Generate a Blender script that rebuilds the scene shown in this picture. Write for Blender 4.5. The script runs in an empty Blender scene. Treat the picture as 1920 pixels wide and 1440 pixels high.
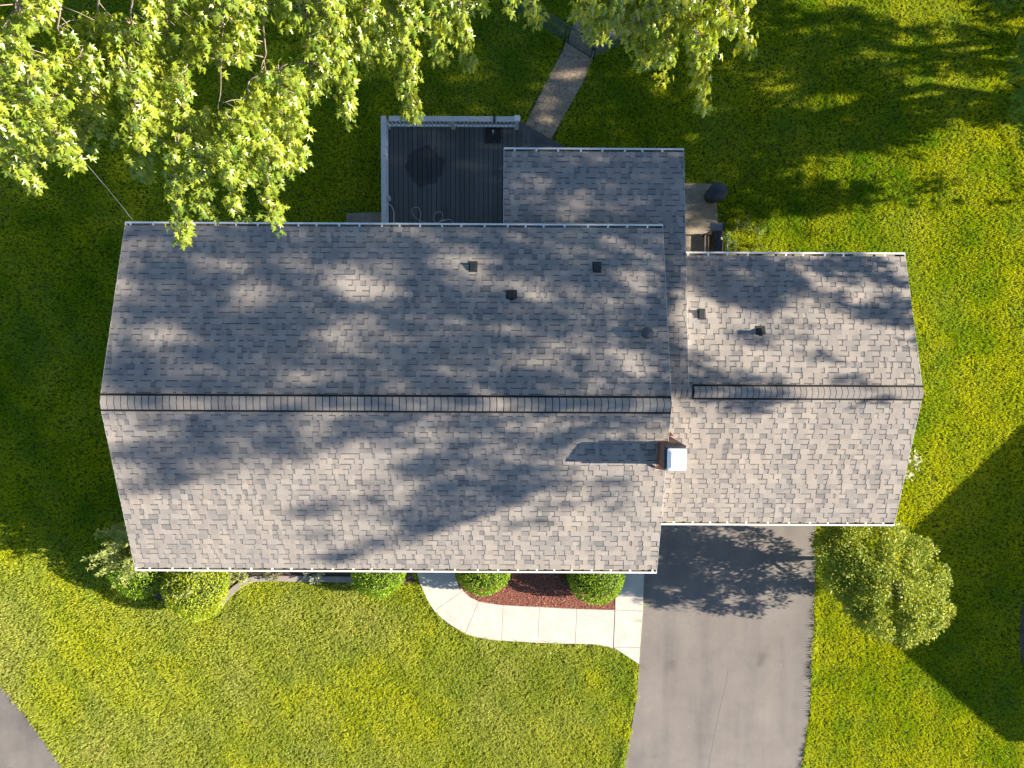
import bpy, math, random
import numpy as np
from mathutils import Vector, Matrix

random.seed(7)
RNG = np.random.default_rng(11)
R = math.radians
C = bpy.context.scene.collection
SC = bpy.context.scene

# ------------------------------------------------------------------ camera
F_PX, CAM_H, TILT, ROLL = 1331.0, 22.7, R(3.5), R(0.28)
cam_d = bpy.data.cameras.new('camera')
cam_d.sensor_width = 36.0
cam_d.lens = F_PX / 1920 * 36.0
cam_d.clip_end = 2000
cam = bpy.data.objects.new('camera', cam_d)
C.objects.link(cam)
cam.location = (0, 0, CAM_H)
cam.rotation_euler = (-TILT, 0, ROLL)
SC.camera = cam

# ------------------------------------------------------------------ light
SUN_EL, SUN_AZ = R(23.0), R(-0.7)          # azimuth measured from +x
S = np.array([math.cos(SUN_EL) * math.cos(SUN_AZ), math.cos(SUN_EL) * math.sin(SUN_AZ), math.sin(SUN_EL)])
world = bpy.data.worlds.new('World')
SC.world = world
world.use_nodes = True
wn = world.node_tree
sky = wn.nodes.new('ShaderNodeTexSky')
sky.sky_type = 'NISHITA'
sky.sun_disc = False
sky.air_density = 1.0; sky.dust_density = 0.3; sky.ozone_density = 2.5
sky.sun_elevation = SUN_EL
sky.sun_rotation = R(90) - SUN_AZ
wn.links.new(sky.outputs[0], wn.nodes['Background'].inputs[0])
wn.nodes['Background'].inputs[1].default_value = 0.061
sun_d = bpy.data.lights.new('sun', 'SUN')
sun_d.energy = 5.0
sun_d.angle = R(0.53)
sun_d.color = (1.0, 0.87, 0.70)
sun = bpy.data.objects.new('sun', sun_d)
C.objects.link(sun)
sun.rotation_euler = Vector(S).to_track_quat('Z', 'Y').to_euler()
SC.view_settings.view_transform = 'Standard'
SC.view_settings.look = 'None'
SC.view_settings.gamma = 1.0
SC.view_settings.exposure = 1.72
SC.cycles.max_bounces = 6
SC.cycles.diffuse_bounces = 3
SC.cycles.transmission_bounces = 4
SC.cycles.transparent_max_bounces = 6

# ------------------------------------------------------------------ measuring: a pixel of the 1920x1440 photograph and a height give a point
def ray(px, py):
    d = np.array([(px - 960) / F_PX, -(py - 720) / F_PX, -1.0])
    a = -TILT
    d = np.array([d[0], d[1] * math.cos(a) - d[2] * math.sin(a), d[1] * math.sin(a) + d[2] * math.cos(a)])
    return np.array([d[0] * math.cos(ROLL) - d[1] * math.sin(ROLL), d[0] * math.sin(ROLL) + d[1] * math.cos(ROLL), d[2]])
def at(px, py, z=0.0):
    d = ray(px, py)
    t = (z - CAM_H) / d[2]
    return (d[0] * t, d[1] * t, z)
def on_plane(px, py, p0, n):
    d = ray(px, py)
    o = np.array([0, 0, CAM_H])
    t = np.dot(np.array(p0) - o, n) / np.dot(d, n)
    return o + d * t
def proj(P):
    P = np.atleast_2d(np.asarray(P, float)) - np.array([0, 0, CAM_H])
    c, s = math.cos(-ROLL), math.sin(-ROLL)
    x = P[:, 0] * c - P[:, 1] * s; y = P[:, 0] * s + P[:, 1] * c; z = P[:, 2]
    c, s = math.cos(TILT), math.sin(TILT)
    y, z = y * c - z * s, y * s + z * c
    return np.stack([960 + F_PX * x / -z, 720 - F_PX * y / -z], 1)

# ------------------------------------------------------------------ noise for placing things
def vnoise(x, y, seed=0):
    xi = np.floor(x).astype(np.int64); yi = np.floor(y).astype(np.int64)
    fx = x - xi; fy = y - yi
    fx = fx * fx * (3 - 2 * fx); fy = fy * fy * (3 - 2 * fy)
    def h(a, b):
        n = (a * 374761393 + b * 668265263 + seed * 1442695041) & 0xffffffff
        n = ((n ^ (n >> 13)) * 1274126177) & 0xffffffff
        return ((n ^ (n >> 16)) & 0xffff) / 65535.0
    return (h(xi, yi) * (1 - fx) + h(xi + 1, yi) * fx) * (1 - fy) + (h(xi, yi + 1) * (1 - fx) + h(xi + 1, yi + 1) * fx) * fy
def inside(poly, x, y):
    poly = np.asarray(poly, float)
    r = np.zeros(x.shape, bool)
    n = len(poly)
    for i in range(n):
        x0, y0 = poly[i][:2]; x1, y1 = poly[(i + 1) % n][:2]
        if y0 == y1: continue
        m = ((y0 > y) != (y1 > y)) & (x < (x1 - x0) * (y - y0) / (y1 - y0) + x0)
        r ^= m
    return r

# ------------------------------------------------------------------ object helpers
def tag(o, label=None, cat=None, group=None, kind=None):
    if label: o['label'] = label
    if cat: o['category'] = cat
    if group: o['group'] = group
    if kind: o['kind'] = kind
    return o
def empty(name, loc=(0, 0, 0), label=None, cat=None, group=None, kind=None):
    o = bpy.data.objects.new(name, None)
    o.empty_display_size = 0.2
    C.objects.link(o)
    o.location = loc
    return tag(o, label, cat, group, kind)
def link(name, me, parent=None):
    o = bpy.data.objects.new(name, me)
    C.objects.link(o)
    if parent is not None:
        o.parent = parent
        p, off = parent, Vector((0, 0, 0))
        while p is not None:                       # parts are written in world coordinates
            off += p.location; p = p.parent
        o.location = -off
    return o
class MB:
    def __init__(self): self.v = []; self.f = []
    def quad(self, *p):
        i = len(self.v); self.v += [tuple(q) for q in p]; self.f.append(tuple(range(i, i + len(p)))); return self
    def box(self, c, s, rz=0.0, ax=None):
        cx, cy, cz = c; sx, sy, sz = s[0] / 2, s[1] / 2, s[2] / 2
        i = len(self.v)
        ca, sa = math.cos(rz), math.sin(rz)
        for dz in (-sz, sz):
            for dx, dy in ((-sx, -sy), (sx, -sy), (sx, sy), (-sx, sy)):
                self.v.append((cx + dx * ca - dy * sa, cy + dx * sa + dy * ca, cz + dz))
        self.f += [(i, i + 3, i + 2, i + 1), (i + 4, i + 5, i + 6, i + 7)]
        for k in range(4):
            self.f.append((i + k, i + (k + 1) % 4, i + 4 + (k + 1) % 4, i + 4 + k))
        return self
    def bar(self, a, b, w, h, up=(0, 0, 1)):
        a = Vector(a); b = Vector(b); d = (b - a).normalized()
        s = d.cross(Vector(up))
        if s.length < 1e-4: s = d.cross(Vector((1, 0, 0)))
        s.normalize(); u = s.cross(d)
        i = len(self.v)
        for p in (a, b):
            for q in ((-1, -1), (1, -1), (1, 1), (-1, 1)):
                self.v.append(tuple(p + s * (q[0] * w / 2) + u * (q[1] * h / 2)))
        self.f += [(i, i + 1, i + 2, i + 3), (i + 7, i + 6, i + 5, i + 4)]
        for k in range(4):
            self.f.append((i + k, i + 4 + k, i + 4 + (k + 1) % 4, i + (k + 1) % 4))
        return self
    def tube(self, pts, radii, n=8, cap=True):
        pts = [Vector(p) for p in pts]
        if not hasattr(radii, '__len__'): radii = [radii] * len(pts)
        i0 = len(self.v)
        ref = Vector((0.31, 0.17, 0.93))
        for k, p in enumerate(pts):
            d = (pts[min(k + 1, len(pts) - 1)] - pts[max(k - 1, 0)])
            d = d.normalized() if d.length > 1e-9 else Vector((0, 0, 1))
            s = d.cross(ref)
            if s.length < 1e-3: s = d.cross(Vector((1, 0, 0)))
            s.normalize(); u = d.cross(s)
            for j in range(n):
                a = 2 * math.pi * j / n
                self.v.append(tuple(p + (s * math.cos(a) + u * math.sin(a)) * radii[k]))
        for k in range(len(pts) - 1):
            for j in range(n):
                a = i0 + k * n + j; b = i0 + k * n + (j + 1) % n
                self.f.append((a, b, b + n, a + n))
        if cap:
            self.f.append(tuple(i0 + j for j in range(n))[::-1])
            self.f.append(tuple(i0 + (len(pts) - 1) * n + j for j in range(n)))
        return self
    def prism(self, poly, z0, z1):
        i = len(self.v); n = len(poly)
        self.v += [(p[0], p[1], z0) for p in poly] + [(p[0], p[1], z1) for p in poly]
        self.f += [tuple(range(i, i + n))[::-1], tuple(range(i + n, i + 2 * n))]
        for k in range(n):
            self.f.append((i + k, i + (k + 1) % n, i + n + (k + 1) % n, i + n + k))
        return self
    def mesh(self, name, mat, smooth=False):
        me = bpy.data.meshes.new(name)
        me.from_pydata(self.v, [], self.f)
        if smooth: me.polygons.foreach_set('use_smooth', [True] * len(me.polygons))
        if mat: me.materials.append(mat)
        me.update()
        return me
    def build(self, name, mat, parent=None, smooth=False, bevel=0.0):
        o = link(name, self.mesh(name, mat, smooth), parent)
        if bevel:
            b = o.modifiers.new('bevel', 'BEVEL'); b.width = bevel; b.segments = 2; b.limit_method = 'ANGLE'
        return o
def fast_mesh(name, V, Fa, mat, col=None):
    """V (n,3); Fa (m,k) faces of equal size; col per vertex rgb"""
    me = bpy.data.meshes.new(name)
    V = np.ascontiguousarray(V, np.float32); Fa = np.ascontiguousarray(Fa, np.int32)
    m, k = Fa.shape
    me.vertices.add(len(V)); me.vertices.foreach_set('co', V.ravel())
    me.loops.add(m * k); me.loops.foreach_set('vertex_index', Fa.ravel())
    me.polygons.add(m); me.polygons.foreach_set('loop_start', np.arange(0, m * k, k, dtype=np.int32))
    me.update(calc_edges=True)
    if col is not None:
        a = me.color_attributes.new('Col', 'FLOAT_COLOR', 'POINT')
        c4 = np.ones((len(V), 4), np.float32); c4[:, :3] = col
        a.data.foreach_set('color', c4.ravel())
    me.materials.append(mat)
    return me

# ------------------------------------------------------------------ materials
def new_mat(name):
    m = bpy.data.materials.new(name); m.use_nodes = True
    nt = m.node_tree
    return m, nt, nt.nodes['Principled BSDF']
def pos_noise(nt, scale, detail=4.0, rough=0.6, dist=0.0):
    g = nt.nodes.new('ShaderNodeNewGeometry')
    n = nt.nodes.new('ShaderNodeTexNoise')
    n.inputs['Scale'].default_value = scale; n.inputs['Detail'].default_value = detail
    n.inputs['Roughness'].default_value = rough; n.inputs['Distortion'].default_value = dist
    nt.links.new(g.outputs['Position'], n.inputs['Vector'])
    return n
def ramp(nt, src, stops):
    r = nt.nodes.new('ShaderNodeValToRGB')
    e = r.color_ramp.elements
    while len(e) < len(stops): e.new(0.5)
    for k, (p, c) in enumerate(stops):
        e[k].position = p; e[k].color = (*c, 1) if len(c) == 3 else c
    nt.links.new(src, r.inputs[0])
    return r
def mix_rgb(nt, fac, a, b, mode='MIX'):
    m = nt.nodes.new('ShaderNodeMixRGB'); m.blend_type = mode
    for i, v in enumerate((fac, a, b)):
        if isinstance(v, bpy.types.NodeSocket): nt.links.new(v, m.inputs[i])
        elif isinstance(v, (int, float)): m.inputs[i].default_value = v
        else: m.inputs[i].default_value = (*v, 1)
    return m.outputs[0]
def bump(nt, bs, height, strength=0.4, dist=0.01):
    b = nt.nodes.new('ShaderNodeBump'); b.inputs['Strength'].default_value = strength; b.inputs['Distance'].default_value = dist
    nt.links.new(height, b.inputs['Height']); nt.links.new(b.outputs[0], bs.inputs['Normal'])
def noisy(name, c0, c1, scale=3.0, rough=0.8, spec=0.3, fine=60.0, fine_amt=0.25, bmp=0.3, metal=0.0, bd=0.01):
    m, nt, b = new_mat(name)
    n = pos_noise(nt, scale); r = ramp(nt, n.outputs[0], [(0.3, c0), (0.7, c1)])
    f = pos_noise(nt, fine, 2.0)
    fr = ramp(nt, f.outputs[0], [(0.3, (1 - fine_amt,) * 3), (0.7, (1 + fine_amt,) * 3)])
    nt.links.new(mix_rgb(nt, 1.0, r.outputs[0], fr.outputs[0], 'MULTIPLY'), b.inputs['Base Color'])
    b.inputs['Roughness'].default_value = rough; b.inputs['Specular IOR Level'].default_value = spec; b.inputs['Metallic'].default_value = metal
    if bmp: bump(nt, b, f.outputs[0], bmp, bd)
    return m
def leafy(name, trans=0.35, rough=0.5, spec=0.4, gain=(1.6, 1.5, 0.7), objcol=False):
    m, nt, b = new_mat(name)
    a = nt.nodes.new('ShaderNodeAttribute'); a.attribute_name = 'Col'
    nt.links.new(a.outputs['Color'], b.inputs['Base Color'])
    b.inputs['Roughness'].default_value = rough; b.inputs['Specular IOR Level'].default_value = spec
    t = nt.nodes.new('ShaderNodeBsdfTranslucent')
    nt.links.new(mix_rgb(nt, 1.0, a.outputs['Color'], gain, 'MULTIPLY'), t.inputs['Color'])
    mx = nt.nodes.new('ShaderNodeMixShader'); mx.inputs[0].default_value = trans
    nt.links.new(b.outputs[0], mx.inputs[1]); nt.links.new(t.outputs[0], mx.inputs[2])
    nt.links.new(mx.outputs[0], nt.nodes['Material Output'].inputs['Surface'])
    return m

M = {}
# shingles: colour of the tab from the mesh, granules from noise
m, nt, b = new_mat('shingle'); a = nt.nodes.new('ShaderNodeAttribute'); a.attribute_name = 'Col'
g1 = pos_noise(nt, 150, 2.0); r1 = ramp(nt, g1.outputs[0], [(0.25, (0.72,) * 3), (0.75, (1.28,) * 3)])
g2 = pos_noise(nt, 1.1, 3.0); r2 = ramp(nt, g2.outputs[0], [(0.3, (0.9, 0.92, 0.95)), (0.7, (1.08, 1.05, 1.02))])
c = mix_rgb(nt, 1.0, a.outputs['Color'], r1.outputs[0], 'MULTIPLY'); c = mix_rgb(nt, 1.0, c, r2.outputs[0], 'MULTIPLY')
gg = nt.nodes.new('ShaderNodeNewGeometry'); mpn = nt.nodes.new('ShaderNodeMapping'); mpn.inputs['Scale'].default_value = (2.6, 0.22, 0.22); nst = nt.nodes.new('ShaderNodeTexNoise'); nst.inputs['Scale'].default_value = 1.0; nst.inputs['Detail'].default_value = 5.0
nt.links.new(gg.outputs['Position'], mpn.inputs[0]); nt.links.new(mpn.outputs[0], nst.inputs['Vector']); rst = ramp(nt, nst.outputs[0], [(0.32, (0.90, 0.90, 0.91)), (0.62, (1.03, 1.03, 1.02))])   # weather streaks run down the slope
c = mix_rgb(nt, 1.0, c, rst.outputs[0], 'MULTIPLY')
nt.links.new(c, b.inputs['Base Color']); b.inputs['Roughness'].default_value = 0.95; b.inputs['Specular IOR Level'].default_value = 0.15
bump(nt, b, g1.outputs[0], 0.5, 0.004)
M['shingle'] = m
M['roof_deck'] = noisy('roof_deck', (0.12, 0.12, 0.12), (0.17, 0.16, 0.155))
M['black_plastic'] = noisy('black_plastic', (0.012, 0.013, 0.015), (0.022, 0.023, 0.026), rough=0.5, spec=0.4, bmp=0.1)
M['vent_edge'] = noisy('vent_edge', (0.008, 0.008, 0.009), (0.016, 0.016, 0.018), rough=0.8)
M['vent_grey'] = noisy('vent_grey', (0.05, 0.06, 0.075), (0.075, 0.085, 0.10), rough=0.5, bmp=0.1)
M['vent_black'] = noisy('vent_black', (0.02, 0.025, 0.03), (0.035, 0.04, 0.045), rough=0.5, bmp=0.1)
M['gutter'] = noisy('gutter', (0.72, 0.72, 0.70), (0.82, 0.82, 0.80), scale=2, rough=0.45, fine_amt=0.06, bmp=0.05)
M['gutter_in'] = noisy('gutter_inside', (0.16, 0.15, 0.12), (0.42, 0.38, 0.26), scale=1.5, rough=0.7, fine_amt=0.2)
M['trim'] = noisy('white_trim', (0.68, 0.68, 0.66), (0.78, 0.78, 0.76), rough=0.6, fine_amt=0.05, bmp=0.05)
m, nt, b = new_mat('siding'); w = nt.nodes.new('ShaderNodeTexWave'); w.bands_direction = 'Z'; w.wave_profile = 'SAW'; w.inputs['Scale'].default_value = 2.5
g = nt.nodes.new('ShaderNodeNewGeometry'); nt.links.new(g.outputs['Position'], w.inputs['Vector'])
b.inputs['Base Color'].default_value = (0.55, 0.54, 0.50, 1); b.inputs['Roughness'].default_value = 0.6; bump(nt, b, w.outputs['Fac'], 0.6, 0.02)
M['siding'] = m
M['glass'] = noisy('window_glass', (0.02, 0.03, 0.035), (0.03, 0.04, 0.05), rough=0.08, spec=0.8, bmp=0, fine_amt=0)
# brick
m, nt, b = new_mat('chimney_brick'); t = nt.nodes.new('ShaderNodeTexBrick'); g = nt.nodes.new('ShaderNodeNewGeometry')
sx = nt.nodes.new('ShaderNodeSeparateXYZ'); ad = nt.nodes.new('ShaderNodeMath'); cx = nt.nodes.new('ShaderNodeCombineXYZ')
nt.links.new(g.outputs['Position'], sx.inputs[0]); nt.links.new(sx.outputs[0], ad.inputs[0]); nt.links.new(sx.outputs[1], ad.inputs[1])
nt.links.new(ad.outputs[0], cx.inputs[0]); nt.links.new(sx.outputs[2], cx.inputs[1]); nt.links.new(cx.outputs[0], t.inputs['Vector'])
t.inputs['Color1'].default_value = (0.20, 0.075, 0.05, 1); t.inputs['Color2'].default_value = (0.13, 0.055, 0.04, 1); t.inputs['Mortar'].default_value = (0.25, 0.22, 0.19, 1)
t.inputs['Scale'].default_value = 1.0; t.inputs['Brick Width'].default_value = 0.2; t.inputs['Row Height'].default_value = 0.068; t.inputs['Mortar Size'].default_value = 0.006
nt.links.new(t.outputs['Color'], b.inputs['Base Color']); b.inputs['Roughness'].default_value = 0.9; bump(nt, b, t.outputs['Fac'], -0.5, 0.01)
M['brick'] = m
M['flashing'] = noisy('copper_flashing', (0.16, 0.06, 0.04), (0.24, 0.10, 0.07), scale=8, rough=0.55, metal=0.2)
M['crown'] = noisy('chimney_crown', (0.045, 0.05, 0.06), (0.10, 0.11, 0.12), scale=15, fine=40, fine_amt=0.5)
M['cap_metal'] = noisy('cap_metal', (0.86, 0.88, 0.91), (0.9, 0.92, 0.95), rough=0.4, spec=0.5, metal=0.0, fine_amt=0.03, bmp=0)
# asphalt
def asphalt(name, lo, hi, spots):
    m, nt, b = new_mat(name)
    n = pos_noise(nt, 0.45, 5.0, 0.55); r = ramp(nt, n.outputs[0], [(0.32, lo), (0.68, hi)])
    n2 = pos_noise(nt, 1.7, 6.0, 0.7, 0.4); r2 = ramp(nt, n2.outputs[0], [(0.30, (0.90,) * 3), (0.52, (1.0,) * 3), (0.75, (1.06, 1.05, 1.03))])
    n3 = pos_noise(nt, 130, 2.0); r3 = ramp(nt, n3.outputs[0], [(0.3, (0.75,) * 3), (0.72, (1.25,) * 3)])
    c = mix_rgb(nt, 1.0, r.outputs[0], r2.outputs[0], 'MULTIPLY'); c = mix_rgb(nt, 1.0, c, r3.outputs[0], 'MULTIPLY')
    gt = nt.nodes.new('ShaderNodeNewGeometry'); mt_ = nt.nodes.new('ShaderNodeMapping'); mt_.inputs['Rotation'].default_value = (0, 0, R(-7)); mt_.inputs['Scale'].default_value = (1.7, 0.16, 1); nw = nt.nodes.new('ShaderNodeTexNoise'); nw.inputs['Scale'].default_value = 1.0; nw.inputs['Detail'].default_value = 6.0
    nt.links.new(gt.outputs['Position'], mt_.inputs[0]); nt.links.new(mt_.outputs[0], nw.inputs['Vector'])
    c = mix_rgb(nt, 1.0, c, ramp(nt, nw.outputs[0], [(0.30, (0.84, 0.84, 0.85)), (0.50, (1, 1, 1)), (0.72, (1.08, 1.07, 1.05))]).outputs[0], 'MULTIPLY')   # wheel tracks
    n4 = pos_noise(nt, 0.9, 2.0, 0.4); c = mix_rgb(nt, 1.0, c, ramp(nt, n4.outputs[0], [(0.24, (0.78, 0.77, 0.76)), (0.31, (1, 1, 1))]).outputs[0], 'MULTIPLY')  # oil stains
    v = nt.nodes.new('ShaderNodeTexVoronoi'); v.inputs['Scale'].default_value = spots
    g = nt.nodes.new('ShaderNodeNewGeometry'); nt.links.new(g.outputs['Position'], v.inputs['Vector'])
    sp = ramp(nt, v.outputs['Distance'], [(0.012, (0.4, 0.38, 0.35)), (0.03, (0, 0, 0))])
    c = mix_rgb(nt, 0.35, c, sp.outputs[0], 'ADD')
    nt.links.new(c, b.inputs['Base Color']); b.inputs['Roughness'].default_value = 0.85; b.inputs['Specular IOR Level'].default_value = 0.3
    bump(nt, b, n3.outputs[0], 0.35, 0.006)
    return m
M['asphalt'] = asphalt('driveway_asphalt', (0.175, 0.160, 0.150), (0.215, 0.198, 0.186), 1.3)
M['street'] = asphalt('street_asphalt', (0.12, 0.112, 0.108), (0.21, 0.195, 0.18), 2.2)
M['concrete'] = noisy('walk_concrete', (0.45, 0.425, 0.39), (0.56, 0.53, 0.49), scale=2.3, rough=0.85, fine=70, fine_amt=0.12, bmp=0.2)
M['pad'] = noisy('patio_concrete', (0.20, 0.17, 0.13), (0.34, 0.29, 0.22), scale=2.5, rough=0.9, fine=35, fine_amt=0.25)
M['edging'] = noisy('edging_concrete', (0.24, 0.21, 0.19), (0.34, 0.30, 0.27), scale=4, fine=60, fine_amt=0.2)
M['soil'] = noisy('bed_soil', (0.06, 0.045, 0.035), (0.11, 0.085, 0.065), scale=4, fine=40, fine_amt=0.4, bmp=0.8, bd=0.03)
M['mulch'] = noisy('mulch_bed', (0.15, 0.05, 0.034), (0.24, 0.09, 0.065), scale=14, fine=45, fine_amt=0.5, bmp=1.0, bd=0.03)
m, nt, b = new_mat('mulch_chip'); a = nt.nodes.new('ShaderNodeAttribute'); a.attribute_name = 'Col'
nt.links.new(a.outputs['Color'], b.inputs['Base Color']); b.inputs['Roughness'].default_value = 0.9
M['chip'] = m
# dirt path: cracked crust
m, nt, b = new_mat('path_dirt')
n = pos_noise(nt, 1.3, 6.0); r = ramp(nt, n.outputs[0], [(0.3, (0.25, 0.20, 0.145)), (0.7, (0.42, 0.34, 0.25))])
v = nt.nodes.new('ShaderNodeTexVoronoi'); v.feature = 'DISTANCE_TO_EDGE'; v.inputs['Scale'].default_value = 8.0
nd = pos_noise(nt, 6.0, 3.0); g = nt.nodes.new('ShaderNodeNewGeometry')
vv = nt.nodes.new('ShaderNodeVectorMath'); vv.operation = 'MULTIPLY_ADD'; nt.links.new(nd.outputs['Color'], vv.inputs[0]); vv.inputs[1].default_value = (0.16,) * 3
nt.links.new(g.outputs['Position'], vv.inputs[2]); nt.links.new(vv.outputs[0], v.inputs['Vector'])
cr = ramp(nt, v.outputs['Distance'], [(0.0, (0.5, 0.48, 0.45)), (0.09, (1, 1, 1))])
nt.links.new(mix_rgb(nt, 1.0, r.outputs[0], cr.outputs[0], 'MULTIPLY'), b.inputs['Base Color']); b.inputs['Roughness'].default_value = 0.95
bump(nt, b, cr.outputs[0], 0.7, 0.03)
M['path'] = m
M['lawn'] = noisy('lawn_soil', (0.060, 0.085, 0.008), (0.11, 0.125, 0.018), scale=0.8, rough=1.0, spec=0.0, fine=25, fine_amt=0.5, bmp=0.9, bd=0.05)
M['grass'] = leafy('grass_blades', 0.45, 0.8, 0.05, (1.25, 1.15, 0.7))
M['maple_leaf'] = leafy('maple_leaf', 0.36, 0.30, 0.9, (1.7, 1.45, 0.5))
M['leaf'] = leafy('small_leaf', 0.32, 0.45, 0.3, (1.6, 1.4, 0.6))
M['bark'] = noisy('bark', (0.12, 0.095, 0.075), (0.24, 0.20, 0.165), scale=9, fine=50, fine_amt=0.3, bmp=0.8)
M['twig'] = noisy('twig', (0.22, 0.17, 0.13), (0.36, 0.29, 0.24), scale=9, fine=50, fine_amt=0.15)
m, nt, b = new_mat('deck_board')
oi = nt.nodes.new('ShaderNodeObjectInfo'); rr = ramp(nt, oi.outputs['Random'], [(0.0, (0.070, 0.074, 0.072)), (1.0, (0.105, 0.108, 0.104))])
g = nt.nodes.new('ShaderNodeNewGeometry'); mp = nt.nodes.new('ShaderNodeMapping'); mp.inputs['Scale'].default_value = (60, 2, 1)
n = nt.nodes.new('ShaderNodeTexNoise'); n.inputs['Scale'].default_value = 1.0; nt.links.new(g.outputs['Position'], mp.inputs[0]); nt.links.new(mp.outputs[0], n.inputs['Vector'])
fr = ramp(nt, n.outputs[0], [(0.3, (0.85,) * 3), (0.7, (1.12,) * 3)])
n2 = pos_noise(nt, 1.1, 3.0, 0.5, 0.5); wet = ramp(nt, n2.outputs[0], [(0.30, (0.7, 0.7, 0.72)), (0.40, (1, 1, 1))])
c = mix_rgb(nt, 1.0, rr.outputs[0], fr.outputs[0], 'MULTIPLY'); c = mix_rgb(nt, 1.0, c, wet.outputs[0], 'MULTIPLY')
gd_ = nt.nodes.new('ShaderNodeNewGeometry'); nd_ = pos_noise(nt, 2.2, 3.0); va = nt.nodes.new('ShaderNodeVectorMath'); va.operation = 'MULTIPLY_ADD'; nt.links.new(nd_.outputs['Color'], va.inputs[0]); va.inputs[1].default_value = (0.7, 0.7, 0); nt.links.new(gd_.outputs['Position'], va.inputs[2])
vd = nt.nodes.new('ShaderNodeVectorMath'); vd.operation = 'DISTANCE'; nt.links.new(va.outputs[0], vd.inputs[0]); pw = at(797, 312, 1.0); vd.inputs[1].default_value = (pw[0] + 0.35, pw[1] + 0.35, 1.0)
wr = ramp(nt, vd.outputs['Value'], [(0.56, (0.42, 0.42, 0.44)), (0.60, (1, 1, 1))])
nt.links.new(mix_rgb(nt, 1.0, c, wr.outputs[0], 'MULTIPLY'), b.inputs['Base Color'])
b.inputs['Roughness'].default_value = 0.6
M['deck'] = m
M['vinyl'] = noisy('white_vinyl', (0.62, 0.64, 0.66), (0.70, 0.72, 0.73), rough=0.45, fine_amt=0.04, bmp=0.03)
M['vinyl_cap'] = noisy('rail_cap', (0.50, 0.49, 0.46), (0.58, 0.57, 0.54), scale=2, rough=0.5, fine_amt=0.08, bmp=0.05)
M['chrome'] = noisy('pale_metal', (0.6, 0.6, 0.6), (0.7, 0.7, 0.7), rough=0.3, metal=0.6, bmp=0)
M['cable'] = noisy('pale_cable', (0.42, 0.42, 0.38), (0.5, 0.5, 0.46), rough=0.5, bmp=0)
M['wire'] = noisy('service_wire', (0.16, 0.17, 0.17), (0.22, 0.23, 0.23), rough=0.5, bmp=0)
M['fence'] = noisy('fence_green', (0.035, 0.075, 0.07), (0.05, 0.10, 0.09), rough=0.5, bmp=0)
M['fence_lit'] = noisy('fence_rail_lit', (0.10, 0.25, 0.28), (0.16, 0.33, 0.36), rough=0.35, bmp=0, spec=0.6)  # brighter copy of the fence green, light on the rail put into its colour
M['bin'] = noisy('bin_plastic', (0.022, 0.030, 0.042), (0.032, 0.042, 0.056), rough=0.5, spec=0.4, fine_amt=0.1, bmp=0.1)
M['grill_black'] = noisy('grill_enamel', (0.015, 0.015, 0.016), (0.022, 0.022, 0.024), rough=0.22, spec=0.6, bmp=0, fine_amt=0.1)
M['grill_shelf'] = noisy('grill_shelf', (0.16, 0.15, 0.15), (0.22, 0.21, 0.205), rough=0.4, metal=0.3, bmp=0.1)
M['wood'] = noisy('cart_wood', (0.26, 0.14, 0.07), (0.36, 0.21, 0.11), scale=7, rough=0.7)
M['neigh_roof'] = noisy('neighbour_shingle', (0.10, 0.09, 0.085), (0.16, 0.15, 0.14), scale=6, fine=30, fine_amt=0.4)

# ================================================================== SETTING
def G(pts, z=0.0): return [at(x, y, z) for x, y in pts]
def smooth_poly(pts, n=6):
    """Catmull-Rom through an open list of pixel points"""
    out = []
    P = [pts[0]] + list(pts) + [pts[-1]]
    for i in range(1, len(P) - 2):
        p0, p1, p2, p3 = [np.array(P[i + k - 1], float) for k in range(4)]
        for t in np.linspace(0, 1, n, endpoint=False):
            out.append(tuple(0.5 * ((2 * p1) + (-p0 + p2) * t + (2 * p0 - 5 * p1 + 4 * p2 - p3) * t * t + (-p0 + 3 * p1 - 3 * p2 + p3) * t ** 3)))
    out.append(tuple(pts[-1]))
    return out

MB().quad((-300, -300, -0.012), (300, -300, -0.012), (300, 300, -0.012), (-300, 300, -0.012)).build('ground', M['lawn'])['kind'] = 'structure'

drive_px = [(1216, 930), (1208, 1060), (1205, 1140), (1198, 1245), (1193, 1310), (1181, 1385), (1168, 1440), (1140, 1540), (1480, 1540), (1503, 1440), (1518, 1330), (1525, 1200), (1529, 1060), (1531, 930)]
drive = G(drive_px)
MB().prism([(p[0], p[1]) for p in drive][::-1], -0.05, 0.004).build('driveway', M['asphalt'])['kind'] = 'structure'
cr = bpy.data.objects['driveway']
sb = MB()
seam = smooth_poly([(1366, 1255), (1361, 1285), (1350, 1330), (1336, 1400), (1322, 1480)], 5)
for i in range(len(seam) - 1):
    a = Vector(at(*seam[i], 0.0055)); b_ = Vector(at(*seam[i + 1], 0.0055)); sb.bar(a, b_, 0.012 + 0.010 * random.random(), 0.003)
sb.build('paving_seam', noisy('seam_tar', (0.16, 0.15, 0.14), (0.25, 0.235, 0.22), scale=6, bmp=0.1), cr)
street_px = smooth_poly([(-120, 1190), (0, 1288), (50, 1348), (85, 1396), (115, 1440), (170, 1540)], 4) + [(-300, 1560), (-300, 1190)]
MB().prism([(p[0], p[1]) for p in G(street_px)][::-1], -0.05, 0.004).build('street', M['street'])['kind'] = 'structure'

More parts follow.
